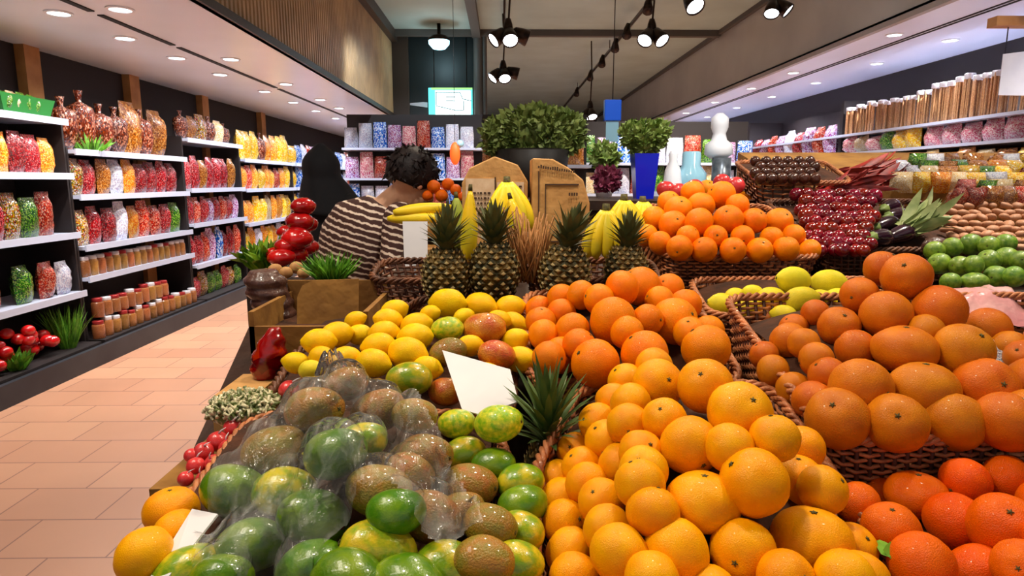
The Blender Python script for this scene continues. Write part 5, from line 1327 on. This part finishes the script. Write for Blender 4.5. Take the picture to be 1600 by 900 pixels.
solo('white_bust', b, M['white'], 'plain white bust-shaped vessel on the fluted canister', 'vessel')
vase(1160, 300, 4.3, [(.04, 0), (.045, .12), (.02, .18), (.02, .24)], M['glassb'], 'glass_bottle', 'pale glass bottle right of the fluted canister', 'bottle')
# orange paper lantern by the header wall
p = at(711, 240, 8.5); t = thing('orange_lantern', 'small orange and blue lantern hanging under the header wall', 'lantern', p)
part('orange_shade', MB().ell(p, (.07, .07, .15), 14, 10), mat('orange_paper', srgb(240, 90, 30), emit=.5), t)
part('blue_top', MB().ell(p+Vector((.07, 0, .13)), (.05, .05, .05), 12, 8), M['glassb'], t)
part('cord', MB().tube([p+Vector((0, 0, .15)), (p.x, p.y, 4.0)], .004, 5), M['black'], t)

# ---------------------------------------------------------------- people
def remesh(o, vox=.009, smooth=3):
    m = o.modifiers.new('remesh', 'REMESH'); m.mode = 'VOXEL'; m.voxel_size = vox; m.use_smooth_shade = True
    s = o.modifiers.new('smooth', 'SMOOTH'); s.factor = .5; s.iterations = smooth
    return o
def ring(c, rx, ry, yaw=0, tilt=(0, 0), n=28, folds=0, fa=0.0, ph=0):
    c = Vector(c); v = []
    for k in range(n):
        a = 2*PI*k/n; s = 1+fa*math.cos(folds*a+ph)
        x = math.cos(a)*rx*s; y = math.sin(a)*ry*s
        X = x*math.cos(yaw)-y*math.sin(yaw); Y = x*math.sin(yaw)+y*math.cos(yaw)
        v.append(c+Vector((X, Y, X*tilt[0]+Y*tilt[1])))
    return v
def limb(b, pts, rs, n=14):
    P = [Vector(p) for p in pts]; out = []; rr = []
    for i in range(len(P)-1):
        for k in range(6):
            t = k/6; out.append(P[i].lerp(P[i+1], t)); rr.append(rs[i]*(1-t)+rs[i+1]*t)
    out.append(P[-1]); rr.append(rs[-1]); b.tube(out, rr, n)
    for p, r in zip(P, rs): b.ell(p, r*.98, 12, 8)
def hand(b, w, d, side, curl=.5):
    """w wrist point, d pointing direction, side: thumb side vector"""
    w = Vector(w); d = Vector(d).normalized(); s = Vector(side); s = (s-d*s.dot(d)).normalized(); nrm = d.cross(s)
    q = Matrix((s, d, nrm)).transposed()
    b.ell(w+d*.045, (.040, .050, .016), 12, 8, q)
    for i, (off, L) in enumerate(((.027, .068), (.009, .076), (-.010, .070), (-.027, .055))):
        p = w+d*.082+s*off; pts = [p-d*.02]; cur = d.copy()
        for k in range(3):
            cur = (cur+nrm*curl*.45).normalized(); pts.append(pts[-1]+cur*(L+.02)/3)
        b.tube(pts, [.0095, .009, .0085, .007], 8); b.ell(pts[-1], .007, 8, 6)
    p = w+d*.025+s*.030; pts = [p, p+(s*.7+d*.6)*.035, p+(s*.7+d*.6)*.035+(d+nrm*.4).normalized()*.028]
    b.tube(pts, [.012, .010, .008], 8); b.ell(pts[-1], .008, 8, 6)
def head_shape(b, c, f, up, s=1.0):
    """c head centre, f facing, up crown direction"""
    c = Vector(c); f = Vector(f).normalized(); up = Vector(up); up = (up-f*up.dot(f)).normalized(); r = f.cross(up)
    q = Matrix((r, f, up)).transposed(); P = lambda x, y, z: c+(q @ Vector((x, y, z)))*s
    b.ell(P(0, -.010, .022), (.076*s, .094*s, .088*s), 20, 14, q)
    b.ell(P(0, .030, -.045), (.056*s, .060*s, .066*s), 16, 12, q)
    b.ell(P(0, .072, -.088), (.020*s, .018*s, .018*s), 10, 8, q)          # chin
    b.tube([P(0, .088, .020), P(0, .106, -.012), P(0, .116, -.030)], [.008*s, .012*s, .015*s], 8); b.ell(P(0, .108, -.032), .014*s, 8, 6)
    for sx in (-1, 1):
        b.ell(P(sx*.034, .078, .030), (.020*s, .010*s, .007*s), 8, 6, q)   # brow
        b.ell(P(sx*.074, -.005, -.008), (.008*s, .018*s, .030*s), 10, 8, q)   # ear
        b.ell(P(sx*.040, .062, -.022), (.022*s, .020*s, .018*s), 8, 6, q)
    b.ell(P(0, .090, -.058), (.022*s, .010*s, .006*s), 10, 6, q); b.ell(P(0, .088, -.068), (.019*s, .010*s, .006*s), 10, 6, q)
    return P, q
def eyes(par, P, s=1.0):
    for sx in (-1, 1):
        b = MB().ell(P(sx*.032, .078, .012), .012*s, 10, 8); part('eye', b, M['white'], par)
        b = MB().ell(P(sx*.032, .087, .012), .0055*s, 8, 6); part('iris', b, M['hair'], par)
# man in the striped sweater, bent over the display
pel = Vector((-.78, 2.98, .93)); chest = Vector((-.66, 2.93, 1.22)); nb = Vector((-.52, 2.90, 1.395)); hc = Vector((-.395, 2.86, 1.50))
rs_ = Vector((-.435, 2.74, 1.345)); ls_ = Vector((-.64, 3.10, 1.35))
b = MB()
b.loft([ring(pel+Vector((0, 0, -.10)), .16, .12, -.9), ring(pel, .165, .12, -.9, (-.1, 0)), ring((pel+chest)/2, .150, .11, -.9, (-.3, 0)), ring(chest, .165, .12, -.9, (-.5, 0)), ring((chest+nb)/2, .15, .11, -.9, (-.6, 0)), ring(nb, .07, .06, -.9, (-.6, 0))])
limb(b, [nb-Vector((.03, 0, .03)), nb+(hc-nb)*.55], [.062, .052])
P, q = head_shape(b, hc, (.62, .55, -.42), (.3, .2, .9), 1.08)
limb(b, [rs_, (-.46, 2.68, 1.12), (-.36, 2.80, 1.06)], [.052, .042, .028]); hand(b, (-.36, 2.80, 1.06), (.9, .3, -.3), (0, .6, .5))
limb(b, [ls_, (-.60, 3.12, 1.10), (-.40, 3.10, 1.05)], [.052, .042, .028]); hand(b, (-.40, 3.10, 1.05), (.9, 0, -.3), (0, -.6, .5))
for sy, foot in ((-.09, (-.70, 2.86, .07)), (.09, (-.76, 3.10, .07))):
    hp = pel+Vector((0, sy, -.05)); kn = (hp+Vector(foot))/2+Vector((.05, 0, .02))
    limb(b, [hp, kn, foot], [.085, .058, .04]); limb(b, [(foot[0], foot[1], .045), (foot[0]+.17, foot[1]+.02, .03)], [.045, .03])
ctr = Vector((pel.x, pel.y, 0)); b.v = [tuple(Vector(v)-ctr) for v in b.v]
man = tag(put('person', mesh('person', b, M['skin']), None, ctr), 'person with short dark hair bending in a brown striped sweater', 'person'); remesh(man, .008, 2)
eyes(man, P)
b = MB()
b.loft([ring(pel+Vector((0, 0, -.08)), .19, .15, -.9), ring(pel+Vector((0, 0, .02)), .195, .15, -.9, (-.1, 0)), ring((pel+chest)/2, .185, .145, -.9, (-.3, 0)), ring(chest, .20, .15, -.9, (-.5, 0)), ring((chest+nb)/2+Vector((-.01, 0, .01)), .175, .135, -.9, (-.6, 0)), ring(nb, .085, .075, -.9, (-.6, 0))])
limb(b, [rs_, (-.46, 2.68, 1.12), (-.375, 2.785, 1.065)], [.075, .062, .046]); limb(b, [ls_, (-.60, 3.12, 1.10), (-.42, 3.10, 1.055)], [.075, .062, .046])
def stripes():
    m = bpy.data.materials.new('striped_knit'); m.use_nodes = True; N = m.node_tree.nodes; L = m.node_tree.links; bs = N['Principled BSDF']; bs.inputs['Roughness'].default_value = .85
    tc = N.new('ShaderNodeTexCoord'); mp = N.new('ShaderNodeMapping'); mp.inputs['Rotation'].default_value = (0, math.radians(-16), 0)
    wv = N.new('ShaderNodeTexWave'); wv.bands_direction = 'Z'; wv.inputs['Scale'].default_value = 11.5; wv.inputs['Distortion'].default_value = 2.2; wv.inputs['Detail'].default_value = 2; wv.inputs['Detail Scale'].default_value = 3
    cr = N.new('ShaderNodeValToRGB'); e = cr.color_ramp.elements; e[0].position = .0; e[0].color = (*srgb(66, 36, 30), 1); e[1].position = .95; e[1].color = (*srgb(236, 216, 196), 1)
    k = e.new(.68); k.color = (*srgb(78, 44, 36), 1)
    k = e.new(.80); k.color = (*srgb(220, 194, 170), 1)
    L.new(tc.outputs['Object'], mp.inputs[0]); L.new(mp.outputs[0], wv.inputs['Vector']); L.new(wv.outputs['Color'], cr.inputs[0]); L.new(cr.outputs[0], bs.inputs['Base Color']); return m
M['stripe'] = stripes()
sw = part('striped_sweater', b, M['stripe'], man, label='brown sweater with thin cream stripes'); remesh(sw, .010, 4)
b = MB(); b.loft([ring(pel+Vector((0, 0, -.14)), .175, .14, -.9), ring(pel+Vector((0, 0, -.02)), .18, .14, -.9), ring(pel+Vector((0, 0, .06)), .17, .13, -.9)])
for sy, foot in ((-.09, (-.70, 2.86, .10)), (.09, (-.76, 3.10, .10))):
    hp = pel+Vector((0, sy, -.05)); kn = (hp+Vector(foot))/2+Vector((.05, 0, .02)); limb(b, [hp, kn, foot], [.105, .080, .065])
remesh(part('trousers', b, M['trouser'], man), .012, 3)
for foot in ((-.70, 2.86), (-.76, 3.10)):
    part('shoe', MB().ell((foot[0]+.07, foot[1]+.01, .045), (.15, .055, .045), 16, 10), M['shoe'], man)
b = MB(); n_, k_ = 34, 20                     # hair cap, short strands over it
def hp_(a, e, r): 
    return P(math.cos(a)*math.cos(e)*.092*r, -.018+math.sin(a)*math.cos(e)*.112*r, .032+math.sin(e)*.106*r)
rings = []
for i in range(16):
    e = PI/2-(i+.3)/16*2.35; row_ = []
    for k in range(28):
        a = 2*PI*k/28; front = max(0, math.sin(a)); lim = -.75+1.05*front**1.5; ee = max(e, lim)
        row_.append(hp_(a, ee, 1.0+.05*noise.noise(Vector((a*2, ee*4, 1)))))
    rings.append(row_)
b.loft(rings, True)
rh = random.Random(3)
for k in range(420):
    a = rh.uniform(0, 2*PI); e = rh.uniform(-.6, 1.5)
    if e < -.6+1.2*max(0, math.sin(a)): continue
    p_ = Vector(hp_(a, e, .98)); d_ = (p_-Vector(hc)).normalized()*.35+Vector((rh.uniform(-.6, .6), rh.uniform(-.6, .6), rh.uniform(-1.0, .1))); b.blade(p_, d_, .03, .006, .3, 2)
part('short_hair', b, M['hair'], man)
# person in black
o0 = Vector((-1.06, 3.92, 0)); wf = (-.75, .65, -.15)
b = MB(); hw = Vector((-1.085, 3.90, 1.595))
b.loft([ring(o0+Vector((.02, 0, .88)), .14, .12, .3), ring(o0+Vector((.03, 0, 1.05)), .12, .11, .3), ring(o0+Vector((.05, 0, 1.25)), .15, .12, .3), ring(o0+Vector((.05, 0, 1.38)), .15, .11, .3), ring(o0+Vector((.01, 0, 1.46)), .06, .06, .3)])
limb(b, [o0+Vector((0, 0, 1.43)), hw-Vector((0, 0, .04))], [.055, .05]); PW, qw = head_shape(b, hw, wf, (0, 0, 1), .96)
limb(b, [o0+Vector((.16, -.08, 1.36)), o0+Vector((.12, -.14, 1.10)), o0+Vector((-.04, .02, .98))], [.05, .04, .028]); hand(b, o0+Vector((-.04, .02, .98)), (-.8, .4, -.1), (0, .2, .8))
limb(b, [o0+Vector((-.08, .12, 1.36)), o0+Vector((-.12, .16, 1.10)), o0+Vector((-.24, .24, .98))], [.05, .04, .028]); hand(b, o0+Vector((-.24, .24, .98)), (-.8, .4, -.1), (0, -.2, .8))
for sx in (-.08, .08): limb(b, [o0+Vector((sx, 0, .9)), o0+Vector((sx-.01, 0, .48)), o0+Vector((sx, 0, .08))], [.085, .055, .04]); limb(b, [o0+Vector((sx, 0, .045)), o0+Vector((sx-.10, .10, .03))], [.04, .03])
b.v = [tuple(Vector(v)-o0) for v in b.v]
wo = tag(put('person', mesh('person', b, M['skin']), None, o0), 'person in a long black robe and headscarf facing the shelves', 'person'); remesh(wo, .009, 2); eyes(wo, PW, .96)
b = MB(); F = dict(folds=9, fa=.05)
b.loft([ring(o0+Vector((.0, 0, .03)), .27, .25, .3, **F), ring(o0+Vector((.0, 0, .4)), .22, .20, .3, **F), ring(o0+Vector((.02, 0, .8)), .185, .17, .3, folds=9, fa=.03), ring(o0+Vector((.04, 0, 1.02)), .16, .15, .3, folds=7, fa=.03), ring(o0+Vector((.06, 0, 1.22)), .19, .16, .3, folds=5, fa=.02), ring(o0+Vector((.07, 0, 1.34)), .20, .15, .3, (-.15, 0)), ring(o0+Vector((.05, 0, 1.44)), .13, .12, .3, (-.2, 0)), ring(o0+Vector((.01, 0, 1.49)), .07, .07, .3)])
limb(b, [o0+Vector((.16, -.08, 1.36)), o0+Vector((.13, -.14, 1.10)), o0+Vector((-.02, .0, .985))], [.075, .065, .06]); limb(b, [o0+Vector((-.08, .12, 1.36)), o0+Vector((-.12, .16, 1.10)), o0+Vector((-.22, .22, .985))], [.075, .065, .06])
remesh(part('black_robe', b, M['abaya'], wo), .012, 4)
b = MB(); rr = []
for i in range(18):
    t_ = i/17; z = 1.725-t_*.42; 
    if t_ < .42: u = t_/.42; rx = .108*math.sin(PI/2*min(1, u*1.25+.08)); ry = rx*1.12; cx = hw.x+.008
    else: u = (t_-.42)/.58; rx = .095+.115*u**.8; ry = .105+.06*u; cx = hw.x+.008+.075*u
    rr.append(ring((cx, hw.y-.01, z), rx, ry, .3, (-.1*t_, 0), folds=6, fa=.02+.02*t_))
# leave the face open: push the scarf back where the face looks out
fx = Vector(wf).normalized()
for r_ in rr:
    for k, v in enumerate(r_):
        d_ = (v-hw); 
        if abs(d_.z+.01) < .075 and Vector((d_.x, d_.y, 0)).normalized().dot(Vector((fx.x, fx.y, 0)).normalized()) > .72: r_[k] = v-Vector((fx.x, fx.y, 0))*.05
b.loft(rr); part('black_headscarf', b, M['abaya'], wo)
for sx in (-.08, .08): part('shoe', MB().ell(o0+Vector((sx-.05, .05, .035)), (.07, .10, .035), 14, 8), M['shoe'], wo)
